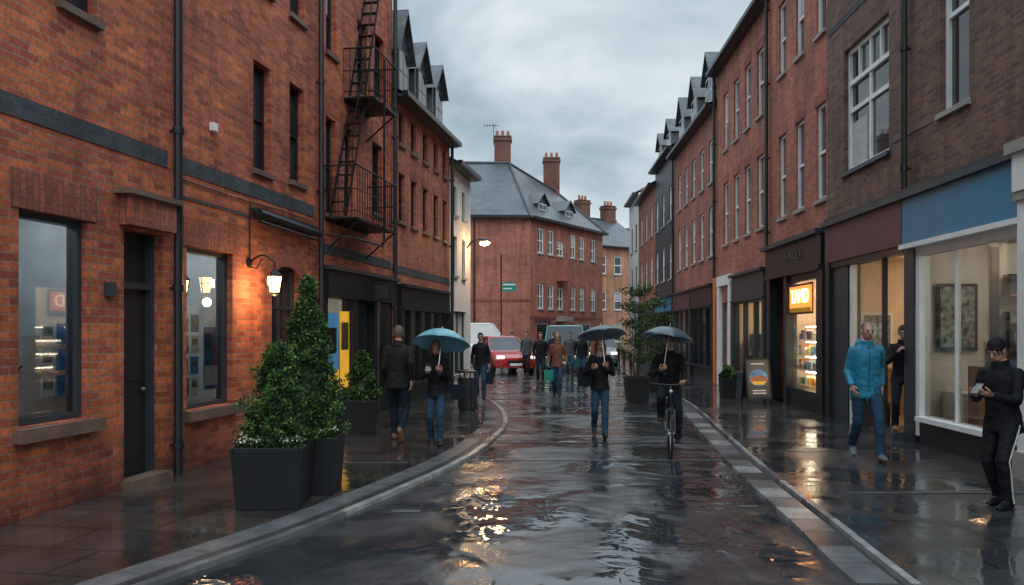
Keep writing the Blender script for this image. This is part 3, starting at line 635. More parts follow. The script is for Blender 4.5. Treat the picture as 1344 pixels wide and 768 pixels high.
n=b.mb('door'); a,e=S(8.36),S(9.02)
n.box(a,e,.17,.2,0,2.72,'black'); n.box(a,a+.07,.10,.169,0,2.72,'dgrey'); n.box(e-.07,e,.10,.169,0,2.72,'dgrey'); n.box(a+.07,e-.07,.1,.169,2.1,2.17,'dgrey')
for z0,z1 in((.25,.95),(1.1,1.95)): n.box(a+.16,e-.16,.155,.169,z0,z1,'black')
n.box(a-.02,e+.02,-.12,.1,-.05,.08,'sill'); n.ell((e-.16,.13,1.0),(.025,.03,.025),'steel',8,6)
for wd in ups: b.win(S(wd[0]),S(wd[1]),wd[2],wd[3],'black',1,2,.15,.05,sill='sill')
a,e,c,d=S(wC[0]),S(wC[1]),wC[2],wC[3]; xm=(a+e)/2; rr=(e-a)/2
n=b.mb('walls'); N=14; zc=d-rr*.62
for i in range(N):
    t0=math.pi*i/N; t1=math.pi*(i+1)/N
    p0=(xm+rr*math.cos(t0),zc+rr*.62*math.sin(t0)); p1=(xm+rr*math.cos(t1),zc+rr*.62*math.sin(t1)); cx=e if i<N/2 else a
    n.poly([(cx,-.0,d),(p1[0],-.0,p1[1]),(p0[0],0,p0[1])],'brickL')
    q0=(xm+(rr+.25)*math.cos(t0),zc+(rr*.62+.27)*math.sin(t0)); q1=(xm+(rr+.25)*math.cos(t1),zc+(rr*.62+.27)*math.sin(t1))
    b.mb('lintels').poly([(p0[0],-.014,p0[1]),(p1[0],-.014,p1[1]),(q1[0],-.014,q1[1]),(q0[0],-.014,q0[1])],'soldier')
b.win(a,e,c,d,'dgrey',2,3,.15,.05,sill='sill',curtain=0)
n=b.mb('awning_box'); n.tube([(S(11.0),-.12,3.27),(S(13.0),-.12,3.22)],.06,'black',8); n.box(S(11.0),S(13.0),-.1,0,3.30,3.345,'dgrey'); n.tube([(S(11.0),-.14,3.15),(S(13.0),-.14,3.10)],.02,'black',6)
b.pipe(S(9.17),0,10.2,.05,.1); b.pipe(S(13.16),0,10.2,.045,.09); b.pipe(S(16.96),0,8.8,.045,.09)
n=b.mb('alarm_box'); n.box(S(9.98),S(10.08),-.06,0,4.15,4.25,'alarm'); n.box(S(8.05),S(8.17),-.06,0,2.0,2.14,'dgrey')
n=b.mb('wall_cable'); n.tube([(S(9.3),-.02,3.42),(S(10.5),-.02,3.40),(S(12.0),-.02,3.43),(S(13.05),-.02,3.41)],.009,'black',5); n.tube([(S(10.95),-.02,3.41),(S(10.95),-.02,2.6)],.008,'black',5)
n=b.mb('shopfront')
n.box(S(13.42),S(16.92),-.12,.2,2.22,2.68,'black'); n.box(S(13.4),S(16.93),-.2,.2,2.681,2.75,'dgrey')
for y0,y1 in((13.45,13.55),(14.75,14.95),(15.85,16.02),(16.78,16.9)): n.box(S(y0),S(y1),-.04,.2,0,2.219,'black')
n.box(S(13.55),S(14.75),-.02,.18,0,.45,'black'); n.box(S(16.02),S(16.78),-.02,.18,0,.45,'black')
n.poly([(S(13.55),.03,.45),(S(14.75),.03,.45),(S(14.75),.03,2.22),(S(13.55),.03,2.22)],'glass'); n.poly([(S(16.02),.03,.45),(S(16.78),.03,.45),(S(16.78),.03,2.22),(S(16.02),.03,2.22)],'glass')
n.box(S(14.95),S(15.85),.14,.18,0,2.219,'dgrey'); n.poly([(S(15.05),.136,.3),(S(15.75),.136,.3),(S(15.75),.136,2.0),(S(15.05),.136,2.0)],'glassd')
b.room(S(13.45),S(16.9),.02,2.4,3,'intc','wood',.21,[(S(14.2),1.2,.4,.2),(S(16.3),1.2,.3,.2)],'lampw')
q=b.mb('posters'); q.box(S(13.6),S(14.2),.04,.05,.55,1.95,'posterglowB'); q.box(S(13.6),S(14.2),.036,.0395,.6,.95,'posterglowY'); q.box(S(14.27),S(14.7),.04,.05,.6,2.0,'posterglowY'); q.box(S(14.32),S(14.66),.036,.0395,1.3,1.8,'p_mix'); q.box(S(13.68),S(14.1),.036,.0395,1.25,1.7,'p_mix')
b.done()

def lantern(name,mtx,energy):
    e=empty(name,mtx); m=MB()
    m.tube([(0,0,.28),(0,-.02,.28)],.07,'iron',12)
    pts=[(0,-.02,.28)]+[(0,-.02-.36*t,.28+.10*math.sin(math.pi*t)) for t in(.2,.4,.6,.8,1)]
    m.tube(pts,.013,'iron',6); m.tube([(0,-.02,.22),(0,-.12,.20),(0,-.2,.33)],.009,'iron',6)
    y=-.38; m.tube([(0,y,.28),(0,y,.17)],.01,'iron',6)
    m.tube([(0,y,.18),(0,y,.15),(0,y,.10)],[.02,.05,.125],'iron',4); m.tube([(0,y,.105),(0,y,.085)],[.125,.118],'iron',4)
    m.tube([(0,y,-.13),(0,y,-.155),(0,y,-.18)],[.078,.06,.015],'iron',4)
    for a in range(4):
        an=math.pi/2*a; u=(math.cos(an),math.sin(an))
        m.tube([(u[0]*.112,y+u[1]*.112,.10),(u[0]*.075,y+u[1]*.075,-.13)],.009,'iron',4)
        an2=an+math.pi/2; m.tube([(u[0]*.095,y+u[1]*.095,-.0),(math.cos(an2)*.095,y+math.sin(an2)*.095,-.0)],.005,'iron',4)
    m.obj('bracket_and_cage',e)
    g=MB(); g.tube([(0,y,-.125),(0,y,.084)],[.066,.10],'lantern',4); g.obj('lit_glass',e)
    if energy:
        for yy,zz,en in((y+.02,-.26,energy),(y+.14,.0,energy*.8)):
            l=bpy.data.lights.new('lantern_bulb','POINT'); l.energy=en; l.color=(1,.58,.25); l.shadow_soft_size=.06
            o=bpy.data.objects.new('lantern_bulb',l); sc.collection.objects.link(o); o.parent=e; o.location=(0,yy,zz)
lantern('wall_lantern',LM@Matrix.Translation((S(10.95),0,2.3)),13)
lantern('wall_lantern',LM@Matrix.Translation((S(10.35),1.0,2.22)),0)

e=empty('fire_escape',LM)
def platform(s0,s1,z,dep,nm):
    m=MB(); m.box(s0,s1,-dep,0,z-.05,z-.02,'iron')
    for y in(-dep,-.02): m.box(s0,s1,y-.02,y+.02,z-.08,z-.051,'iron')
    for h in(.85,.45,.08):
        m.tube([(s0,0,z+h),(s0,-dep,z+h),(s1,-dep,z+h),(s1,0,z+h)],.016 if h>.8 else .010,'iron',6)
    x=s0
    while x<=s1+.01: m.tube([(x,-dep,z),(x,-dep,z+.85)],.007,'iron',5); x+=.12
    y=0
    while y>-dep:
        for xx in(s0,s1): m.tube([(xx,y,z),(xx,y,z+.85)],.007,'iron',5)
        y-=.12
    for xx in(s0+.1,s1-.1): m.tube([(xx,-dep,z-.06),(xx,0,z-.55)],.018,'iron',5)
    m.obj(nm,e)
platform(13.7,15.75,3.58,.58,'lower_platform'); platform(14.55,15.8,5.85,.58,'upper_platform')
def stair(a,b_,yc,nm):
    m=MB()
    for y in(yc-.14,yc+.14):
        m.tube([(a[0],y,a[1]),(b_[0],y,b_[1])],.02,'iron',5)
    y=yc-.14; m.tube([(a[0],y,a[1]+.8),(b_[0],y,b_[1]+.8)],.010,'iron',5)
    for i in range(4):
        t=i/3; x=a[0]+(b_[0]-a[0])*t; z=a[1]+(b_[1]-a[1])*t; m.tube([(x,y,z),(x,y,z+.8)],.007,'iron',5)
    n=int((b_[1]-a[1])/.24)
    for i in range(1,n):
        t=i/n; x=a[0]+(b_[0]-a[0])*t; z=a[1]+(b_[1]-a[1])*t; m.box(x-.05,x+.05,yc-.14,yc+.14,z-.008,z+.008,'iron')
    m.obj(nm,e)
stair((13.8,3.6),(14.75,5.85),-.2,'lower_stair'); stair((14.7,5.9),(15.7,8.6),-.2,'upper_stair')
m=MB(); m.tube([(S(13.3),-.1,3.25),(S(13.35),-.62,3.18),(14.9,-.62,3.18),(14.95,-.62,3.3),(14.95,-.62,6.6)],.02,'iron',6); m.obj('support_rail',e)
m=MB(); 
for i in range(3): m.tube([(14.05+i*.18,-.25,3.59),(14.05+i*.18,-.25,3.78)],[.06,.08],'pot',8)
m.obj('flower_pots',e)

# LEFT 2
b=Bld('brick_building',LM)
cols=[17.45,18.35,19.3,20.25,21.15]
ops=[(c,c+.42,4.05,5.1) for c in cols]+[(c,c+.4,5.75,6.45) for c in cols]
b.facade(S(17.03),S(21.86),-.1,6.75,SO(ops+[(17.3,21.6,0,2.5)]),'brickL2')
b.shell(S(17.03),S(21.86),6.7,'brickL2',7); b.roof(S(17.03),S(21.86),6.85,2.0,7)
for o in ops: b.win(S(o[0]),S(o[1]),o[2],o[3],'black',1,2,.12,.04,sill='sill',lintel='soldier' if o[2]<5 else None)
m=b.mb('brick_bands'); m.box(S(17.05),S(21.84),-.012,.02,2.9,3.07,'band')
b.shopfront(S(17.4),S(21.5),.4,2.1,(2.15,2.6),'black',5,'intd',[(S(18.5),1.2,.3,.2),(S(20.5),1.2,.3,.2)])
for c,zp in((17.75,8.75),(19.2,8.55),(20.7,8.5)): b.dormer(S(c),1.0,6.7,7.9,zp,'slate',fr='dgrey')
b.chimney(S(17.3),2.2,.9,.6,7,9.9,'brickS',2); b.pipe(S(21.8),0,6.7)
b.done()
b=Bld('white_rendered_building',LM)
ops=[(22.3,22.7,3.2,4.3),(23.3,23.7,3.2,4.3),(22.3,22.7,4.9,5.7),(23.3,23.7,4.9,5.7),(22.4,23.8,.4,2.2)]
b.facade(S(21.87),S(24.4),-.1,6.3,SO(ops),'render'); b.shell(S(21.87),S(24.4),6.3,'render',6); b.roof(S(21.87),S(24.4),6.4,1.6,6)
for o in ops: b.win(S(o[0]),S(o[1]),o[2],o[3],'dgrey',2 if o[2]<1 else 1,2,.12,.04)
b.done()
m=MB(); m.tube([(0,0,.2),(0,-.5,.2)],.015,'iron',6); m.box(-.03,.03,-.5,-.14,-.2,.16,'black'); m.box(-.036,.036,-.46,-.18,-.15,.11,'dgrey')
m.obj('projecting_shop_sign',mtx=LM@Matrix.Translation((S(15.5),-.0,2.42)))
e=empty('street_lamp',LM@Matrix.Translation((S(23.9),0,0))); m=MB()
m.tube([(0,0,4.1),(0,-.15,4.3),(0,-.45,4.38)],.025,'iron',6); m.obj('bracket',e); m=MB(); m.ell((0,-.55,4.33),(.1,.17,.07),'dgrey'); m.obj('hood',e)
m=MB(); m.ell((0,-.55,4.25),(.095,.15,.07),'lamps'); m.obj('lit_bulb',e)

# ================================================================= RIGHT ROW
def text(parent,s,x,y,z,size,k,nm):
    c=bpy.data.curves.new(nm,'FONT'); c.body=s; c.size=size; c.extrude=.006; c.align_x='CENTER'; c.align_y='CENTER'; c.materials.append(M[k])
    o=bpy.data.objects.new(nm,c); sc.collection.objects.link(o); o.parent=parent; o.location=(x,y,z); o.rotation_euler=(rad(90),0,0); return o
b=Bld('brown_brick_building',RM)
ups=[(12.76,14.66,4.52,6.75),(10.36,11.12,4.65,7.3),(8.2,9.0,4.65,7.3),(10.4,11.1,8.2,10),(12.9,14.5,8.0,10)]
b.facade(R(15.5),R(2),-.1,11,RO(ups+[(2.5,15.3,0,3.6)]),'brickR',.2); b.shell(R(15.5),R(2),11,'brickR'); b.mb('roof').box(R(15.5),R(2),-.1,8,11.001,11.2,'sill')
for i,o in enumerate(ups):
    w=o[1]-o[0]>1; b.win(R(o[1]),R(o[0]),o[2],o[3],'white',2 if w else 1,2,.13,.085 if w else .07,sill='stone' if not w else 'dgrey',curtain=0)
    if w:
        a,e_=R(o[1]),R(o[0]); n=b.mb('windows'); zt=o[3]-.62
        n.box(a+.085,e_-.085,.07,.14,zt-.04,zt+.04,'white')
        for x in(a+.5,e_-.5): n.box(x-.02,x+.02,.075,.135,zt+.041,o[3]-.086,'white')
        n.poly([(a+.1,.126,o[2]+.1),(a+.75,.126,o[2]+.1),(a+.75,.126,o[2]+.9),(a+.1,.126,o[2]+.9)],'curtain')
b.mb('brick_bands').box(R(15.45),R(2),-.012,.02,7.3,7.42,'band'); b.mb('brick_bands').box(R(12.6),R(11.3),-.012,.02,4.6,4.7,'sill')
b.mb('cornice').box(R(15.3),R(2.5),-.22,.02,3.601,3.69,'dgrey'); b.mb('cornice').box(R(15.3),R(2.5),-.15,.02,3.691,3.76,'black')
f=b.mb('shopfront')
f.box(R(11.98),R(9.0),-.14,.02,2.93,3.6,'blue'); f.box(R(12.02),R(9.0),-.18,.0,2.86,2.929,'white')
f.box(R(8.7),R(2.5),-.12,.02,2.9,3.6,'dgrey'); f.box(R(8.7),R(2.5),.1,.12,0,2.9,'dgrey')
f.box(R(12.05),R(11.74),-.08,.1,0,2.859,'dgrey'); f.box(R(11.74),R(11.62),-.05,.1,.12,2.859,'white')
f.box(R(11.62),R(9.0),-.05,.12,0,.34,'black'); f.box(R(11.62),R(9.0),-.12,.12,.341,.41,'white')
f.box(R(11.62),R(9.0),-.04,.1,2.74,2.859,'white'); f.box(R(9.08),R(9.0),-.04,.1,.411,2.739,'white'); f.box(R(10.72),R(10.68),.0,.06,.411,2.739,'white')
f.poly([(R(11.62),.03,.41),(R(9.0),.03,.41),(R(9.0),.03,2.74),(R(11.62),.03,2.74)],'glass')
f.box(R(8.97),R(8.72),-.20,.1,0,3.1,'white'); f.box(R(9.0),R(8.68),-.24,.1,0,.3,'stone'); f.box(R(8.99),R(8.69),-.24,.1,3.101,3.2,'stone'); f.box(R(8.97),R(8.71),-.26,.1,3.2,3.62,'white'); f.box(R(9.02),R(8.64),-.32,.1,3.621,3.75,'stone')
b.room(R(12.0),R(7.5),.2,2.95,4.2,'intw2','wood',.13,[(R(11),1.2,.16,.16),(R(10.2),1.2,.16,.16),(R(9.4),1.2,.16,.16),(R(11),2.6,.16,.16),(R(10.2),2.6,.16,.16),(R(8.6),2,.16,.16),(R(9.4),2.8,.16,.16)],'lampc',ceil='intc')
q=b.mb('interior'); q.box(R(10.3),R(9.8),.5,.9,.2,.95,'intw'); q.box(R(10.95),R(10.5),.5,.52,1.0,1.5,'p_white'); q.box(R(10.9),R(10.55),.49,.499,1.1,1.4,'p_mix'); q.box(R(9.9),R(9.5),.3,.32,.5,1.7,'p_mix')
q.box(R(10.1),R(9.7),2.5,3.2,.2,1.1,'wood'); q.box(R(9.0),R(8.0),3.9,4.15,.2,2.2,'wood')
# stock on the party wall (faces the street obliquely)
xw=R(11.97)
q.box(xw,xw+.03,.35,.95,1.35,2.35,'dgrey'); q.box(xw+.031,xw+.04,.40,.90,1.4,2.3,'p_mix')
q.box(xw,xw+.05,1.15,1.25,.2,2.9,'dgrey'); q.box(xw,xw+.05,2.65,2.75,.2,2.9,'dgrey')
for z in(.55,.95,1.35,1.75,2.15):
    q.box(xw,xw+.32,1.26,2.64,z,z+.03,'wood'); y=1.3
    while y<2.5:
        w_=random.uniform(.07,.2); h=random.uniform(.12,.30); q.box(xw+.05,xw+.25,y,y+w_,z+.031,z+.031+h,random.choice(['p_white','p_blue','p_mix','pot','dgrey','wood','green_s','maroon','intw'])); y+=w_+random.uniform(.02,.1)
q.box(xw,xw+.02,2.9,3.7,1.0,2.2,'p_blue'); q.box(xw,xw+.6,.45,1.0,.2,.75,'p_white'); q.box(xw+.62,xw+.9,.5,.8,.2,1.15,'wood')
f.box(R(15.28),R(12.03),-.13,.02,2.93,3.6,'maroon'); f.box(R(15.28),R(12.06),-.09,.1,2.82,2.929,'black')
f.box(R(14.35),R(14.2),-.03,.12,0,2.819,'black'); f.box(R(15.28),R(14.35),-.05,.12,0,2.819,'dgrey')
f.box(R(15.3),R(15.1),-.12,.1,0,3.6,'black'); f.box(R(14.26),R(14.18),-.05,.05,0,2.819,'render')
f.box(R(14.2),R(12.95),-.02,.1,0,.42,'black'); f.box(R(14.2),R(12.95),-.06,.1,.421,.48,'dgrey')
f.poly([(R(14.2),.03,.48),(R(12.95),.03,.48),(R(12.95),.03,2.82),(R(14.2),.03,2.82)],'glass'); f.box(R(12.99),R(12.94),-.02,.06,.0,2.819,'dgrey')
f.box(R(12.9),R(12.05),-.25,1.4,0,.11,'grand')
b.room(R(15.2),R(12.05),.105,2.95,3.5,'intw','wood',.13,[(R(13.8),1.0,.6,.16),(R(12.9),1.6,.6,.16),(R(13.5),2.4,.6,.16)],'lampw')
q.box(R(13.9),R(13.3),2.6,3.0,.1,1.0,'wood'); q.box(R(12.5),R(12.45),1.6,1.7,.1,2.6,'black')
xw=R(15.17); q.box(xw,xw+.02,.5,1.1,1.3,2.0,'p_white'); q.box(xw+.021,xw+.03,.56,1.04,1.36,1.94,'p_mix'); q.box(xw,xw+.5,.4,1.5,.1,.95,'wood'); q.box(xw+.1,xw+.25,.6,.8,.951,1.2,'pot')
b.pipe(R(12.02),3.75,11,.045,.09)
b.done()
# R2a
b=Bld('brick_building',RM)
wy=[15.6,16.9,18.15]
ops=[(y,y+.55,4.25,6.15) for y in wy]+[(y,y+.55,7.55,9.2) for y in wy]
b.facade(R(19.45),R(15.51),-.1,10.8,RO(ops+[(15.6,19.4,0,2.9)]),'brickR2'); b.shell(R(19.45),R(15.51),10.8,'brickR2'); b.roof(R(19.45),R(15.51),10.85,2)
for o in ops: b.win(R(o[1]),R(o[0]),o[2],o[3],'white',1,2,.1,.06,lintel='soldier')
f=b.mb('shopfront')
f.box(R(19.4),R(15.55),-.12,.02,2.95,3.55,'black'); f.box(R(19.45),R(15.52),-.24,.02,3.551,3.65,'dgrey'); f.box(R(19.4),R(15.55),-.16,.1,2.86,2.949,'black')
for y0,y1 in((15.55,15.9),(17.85,18.05),(19.15,19.4)): f.box(R(y1),R(y0),-.09,.15,0,2.859,'black')
f.box(R(17.85),R(15.9),-.04,.12,0,.4,'black'); f.box(R(17.85),R(15.9),-.03,.1,2.7,2.859,'black')
f.poly([(R(17.85),.0,.4),(R(15.9),.0,.4),(R(15.9),.0,2.7),(R(17.85),.0,2.7)],'glass')
f.box(R(19.15),R(18.05),.5,.55,0,2.859,'black'); f.poly([(R(19.0),.495,.8),(R(18.2),.495,.8),(R(18.2),.495,2.2),(R(19.0),.495,2.2)],'glassd')
b.room(R(17.98),R(15.8),.1,2.8,.75,'intw','wood',.16,[(R(17.4),.22,.6,.1),(R(16.4),.22,.6,.1)],'lampw')
g=b.mb('lit_sign'); g.box(R(17.75),R(16.35),-.04,-.02,2.05,2.6,'signY'); g.box(R(17.8),R(16.3),-.019,-.005,2.0,2.65,'black'); g.box(R(17.75),R(16.35),-.044,-.0405,2.05,2.14,'p_yel')
g=b.mb('shelves')
for z in(.45,.78,1.11,1.44):
    g.box(R(17.96),R(15.85),.20,.48,z,z+.02,'intw2'); g.box(R(17.7),R(16.0),.30,.34,z+.28,z+.30,'lampw')
    x=R(17.9)
    while x<R(16.0):
        w=random.uniform(.06,.13); h=random.uniform(.1,.22); g.box(x,x+w,.22,.4,z+.021,z+.021+h,random.choice(['p_white','p_yel','p_blue','maroon','pot','p_mix','green_s'])); x+=w+random.uniform(.02,.06)
text(b.e,'YAMD',R(17.05),-.054,2.37,.42,'signW','sign_lettering'); text(b.e,'HAIOLA',R(17.2),-.132,3.25,.30,'letter','fascia_lettering')
b.pipe(R(19.42),3.7,10.7); b.done()
# R2b
b=Bld('brick_building',RM)
wy=[20.0,21.25,22.5,23.8]
ops=[(y,y+.6,4.25,6.1) for y in wy]+[(y,y+.6,7.1,8.8) for y in wy]
b.facade(R(25.4),R(19.46),-.1,9.85,RO(ops+[(19.6,23.0,0,2.6),(23.5,24.6,0,2.5)]),'brickR2'); b.shell(R(25.4),R(19.46),9.85,'brickR2'); b.roof(R(25.4),R(19.46),9.9,1.7)
for o in ops: b.win(R(o[1]),R(o[0]),o[2],o[3],'white',1,2,.1,.06,lintel='soldier')
b.shopfront(R(22.95),R(19.7),.45,2.4,(2.5,3.15),'dgrey',3,'intw',[(R(20.5),1,.5,.3),(R(22),1,.5,.3)])
f=b.mb('shopfront'); f.box(R(23.45),R(23.15),-.1,.1,0,3.0,'white'); f.box(R(24.9),R(24.6),-.1,.1,0,3.0,'white'); f.box(R(24.9),R(23.15),-.12,.1,3.001,3.3,'white'); f.box(R(24.6),R(23.5),.14,.18,0,2.5,'render'); f.box(R(25.3),R(25.0),-.14,.05,0,3.3,'orange')
b.chimney(R(25.2),2.6,.9,.7,9.6,12.3,'brickS',2,True); b.chimney(R(24.9),.9,.6,.6,9.6,11.2,'brickS',2)
b.pipe(R(25.35),0,9.8); b.done()
# R3
b=Bld('brick_building',RM)
wy=[25.9,27.4,28.9,30.4,31.9]
ops=[(y,y+.7,4.1,5.7) for y in wy]+[(y,y+.7,6.5,7.9) for y in wy]
b.facade(R(33.5),R(25.41),-.1,8.9,RO(ops+[(25.6,33.3,0,2.6)]),'brickR3'); b.shell(R(33.5),R(25.41),8.9,'brickR3'); b.roof(R(33.5),R(25.41),9,2.6)
for o in ops: b.win(R(o[1]),R(o[0]),o[2],o[3],'white',1,2,.1,.07)
b.shopfront(R(29.4),R(25.7),.4,2.4,(2.5,3.1),'black',3,'intd',[(R(27),1,.4,.3)]); b.shopfront(R(33.2),R(29.6),.4,2.4,(2.5,3.1),'dgrey',3,'intw',[(R(31),1,.4,.3)],fasc='maroon')
for y in(26.6,29.2,31.8): b.dormer(R(y),1.3,9.0,10.1,10.9,'slate')
b.chimney(R(33.3),3.5,.8,1.0,9.5,12.4,'brickS',3); b.pipe(R(33.4),0,8.9)
b.done()
b=Bld('slate_hung_building',RM)
ops=[(y,y+.8,z,z+1.5) for y in(34.2,36.2,38.2) for z in(3.9,6.4)]
b.facade(R(39.2),R(33.51),-.1,9.4,RO(ops+[(33.8,39,0,2.6)]),'dgrey'); b.shell(R(39.2),R(33.51),9.4,'dgrey'); b.roof(R(39.2),R(33.51),9.5,2.0)
for o in ops: b.win(R(o[1]),R(o[0]),o[2],o[3],'white',1,2,.1,.08)
b.shopfront(R(38.9),R(33.9),.4,2.4,(2.5,3.1),'black',4,'intd',[(R(36),1,.5,.3)],fasc='blue')
for y in(35,37.6): b.dormer(R(y),1.3,9.4,10.3,10.9,'slate')
b.chimney(R(39),3.5,.8,1.0,9.5,12.2,'brickS',3); b.done()
b=Bld('brick_building',RM)
ops=[(y,y+.8,z,z+1.5) for y in(40.2,42.2,44.2) for z in(3.9,6.4)]
b.facade(R(46),R(39.21),-.1,8.9,RO(ops+[(39.5,45.7,0,2.6)]),'brickR3'); b.shell(R(46),R(39.21),8.9,'brickR3'); b.roof(R(46),R(39.21),9,2.2)
for o in ops: b.win(R(o[1]),R(o[0]),o[2],o[3],'white',1,2,.1,.08)
b.shopfront(R(45.6),R(39.6),.4,2.4,(2.5,3.1),'dgrey',4,'intw',[(R(42),1,.5,.3)]); b.chimney(R(45.6),3.5,.8,1.0,9.5,12.4,'brickS',3); b.done()
b=Bld('white_rendered_building',RM)
ops=[(y,y+.8,z,z+1.5) for y in(46.8,49) for z in(.9,3.9,6.4)]
b.facade(R(51),R(46.01),-.1,9.6,RO(ops),'render'); b.shell(R(51),R(46.01),9.6,'render'); b.roof(R(51),R(46.01),9.7,2.2)
for o in ops: b.win(R(o[1]),R(o[0]),o[2],o[3],'dgrey',1,2,.1,.08)
b.done()

# ================================================================= CENTRE BUILDING
ce=empty('corner_brick_building')
F1,l1=frame2((-9,44.5),(1,45)); b=Bld('',F1,ce)
b.facade(0,l1,-.1,8.08,[],'brickC'); b.mb('drainpipe').tube([(6.9,-.1,0),(6.9,-.1,8)],.05,'black',6)
b.mb('gutter').box(-.2,l1,-.35,-.2,7.95,8.1,'black'); b.mb('brick_band').box(0,l1,-.03,.02,3.3,3.42,'soldier'); b.done()
F2,l2=frame2((1,45),(6,53)); b=Bld('',F2,ce)
cx=[.9,2.1,4.9,6.1,7.7]
ops=[(x,x+.7,z,z+1.45) for x in cx for z in(2.9,6.1)]+[(3.2,4.0,2.9,4.2),(3.2,4.0,6.1,7.0),(.8,2.2,0,2.1),(4.0,4.9,0,2.1),(5.5,7.8,.5,2.1)]
b.facade(0,l2,-.1,8.08,ops,'brickC')
for o in ops: b.win(o[0],o[1],o[2],o[3],'white',2 if o[2]>2 else 1,2,.1,.09)
b.mb('bay').box(3.1,4.1,-.5,-.003,4.6,5.9,'brickC'); b.mb('bay').box(3.0,4.2,-.6,-.002,2.2,2.5,'stone')
b.mb('gutter').box(0,l2+.2,-.35,-.2,7.95,8.1,'black'); b.mb('brick_band').box(0,l2,-.03,.02,2.35,2.5,'soldier')
b.mb('shop_fascia').box(.6,2.4,-.06,-.003,2.12,2.34,'maroon')
for x in(3.0,6.4): b.dormer(x,1.3,8.4,9.3,9.9,'slate',y0=.9,back=3.6)
b.done()
m=MB()
Lp=V((-9.3,44.2,8.0)); C=V((1.05,44.7,8.0)); Rp=V((6.35,53.1,8.0)); R2=V((2.0,61,8.0)); L2=V((-9.3,56,8.0)); Lr=V((-9.3,50,12.2)); K=V((-.2,50.5,12.2)); E=V((3.2,55.8,11.2))
for p in([Lp,C,K,Lr],[C,Rp,E,K],[Rp,R2,E],[R2,L2,Lr,K,E]): m.poly(p,'slate')
m.obj('roof',ce)
m=MB(); 
for a,c in((Lr,K),(K,E),(E,Rp),(K,C)): m.tube([a+V((0,0,.02)),c+V((0,0,.02))],.09,'dgrey',6)
m.obj('ridge_tiles',ce)
m=MB(); m.poly([(6,53,0),(2,60.5,0),(2,60.5,8.05),(6,53,8.05)],'brickC'); m.poly([(-9,44.5,0),(-9,44.5,8.05),(-9,56,8.05),(-9,56,0)],'brickC'); m.poly([(-9,56,0),(-9,56,8.05),(2,60.5,8.05),(2,60.5,0)],'brickC'); m.obj('rear_walls',ce)
b=Bld('',Matrix.Identity(4),ce)
b.chimney(-.6,51.3,1.05,.8,10.5,14.0,'brickS',3,True); b.chimney(2.75,55.8,1.1,.8,10,13.6,'brickS',3); b.chimney(-8,50.3,1.1,.8,10,13.6,'brickS',3); b.done()
F3,l3=frame2((4.2,58),(11,63)); b=Bld('orange_brick_building',F3)
ops=[(x,x+.8,z,z+1.4) for x in(1.2,2.8,4.4,6.0,7.4) for z in(.8,3.2,5.9)]
b.facade(0,l3,-.1,8.0,ops,'brickC2'); b.shell(0,l3,8.0,'brickC2'); b.roof(0,l3,8.1,2.6)
for o in ops: b.win(o[0],o[1],o[2],o[3],'white',1,2,.1,.09)
b.chimney(4.7,4,1.0,.8,10,12.0,'brickS',3); b.chimney(7.5,4,1.0,.8,10,11.8,'brickS',3); b.done()
F4,l4=frame2((-40,50),(-10,48)); b=Bld('brick_building',F4)
ops=[(x,x+.9,z,z+1.5) for x in range(2,28,3) for z in(.8,3.4,6.0)]
b.facade(0,l4,-.1,8.5,ops,'brickR3'); b.shell(0,l4,8.5,'brickR3'); b.roof(0,l4,8.6,2.4)
for o in ops: b.win(o[0],o[1],o[2],o[3],'white',1,2,.1,.09)
b.done()
F5,l5=frame2((9,70),(34,62)); b=Bld('brick_building',F5)
ops=[(x,x+.9,z,z+1.5) for x in range(2,24,3) for z in(.8,3.4,6.0)]
b.facade(0,l5,-.1,8.5,ops,'brickR2'); b.shell(0,l5,8.5,'brickR2'); b.roof(0,l5,8.6,2.4)
for o in ops: b.win(o[0],o[1],o[2],o[3],'white',1,2,.1,.09)
b.done()

# ================================================================= GROUND
m=MB(); m.poly([(-400,-100,GZ-.004),(400,-100,GZ-.004),(400,700,GZ-.004),(-400,700,GZ-.004)],'road'); m.obj('ground')
m=MB(); m.poly([(-4,-6,GZ),(5,-6,GZ),(5.5,44,GZ),(-4,44,GZ)],'road'); m.obj('road')
def catmull(P,n=8):
    P=[V((p[0],p[1],0)) for p in P]; out=[]
    Q=[P[0]*2-P[1]]+P+[P[-1]*2-P[-2]]
    for i in range(1,len(Q)-2):
        for j in range(n):
            t=j/n; a,b_,c,d=Q[i-1],Q[i],Q[i+1],Q[i+2]
            out.append(.5*((2*b_)+(c-a)*t+(2*a-5*b_+4*c-d)*t*t+(3*b_-a-3*c+d)*t**3))
    out.append(P[-1]); return out
kl=catmull([(-5.0,-2.0),(-3.7,2.0),(-2.41,5.19),(-1.72,6.77),(-.97,9.07),(-.53,10.8),(-.2,13.2),(-.13,14.9),(-.28,17.2),(-.8,20.1),(-2.2,22.8),(-4.5,24.4),(-8,25)])
kr=catmull([(2.2,-2),(2.45,2.0),(2.6,5.19),(2.76,6.77),(2.99,9.3),(3.45,13.2),(4.0,18),(4.4,25),(4.9,35),(5.6,46),(7,56)])
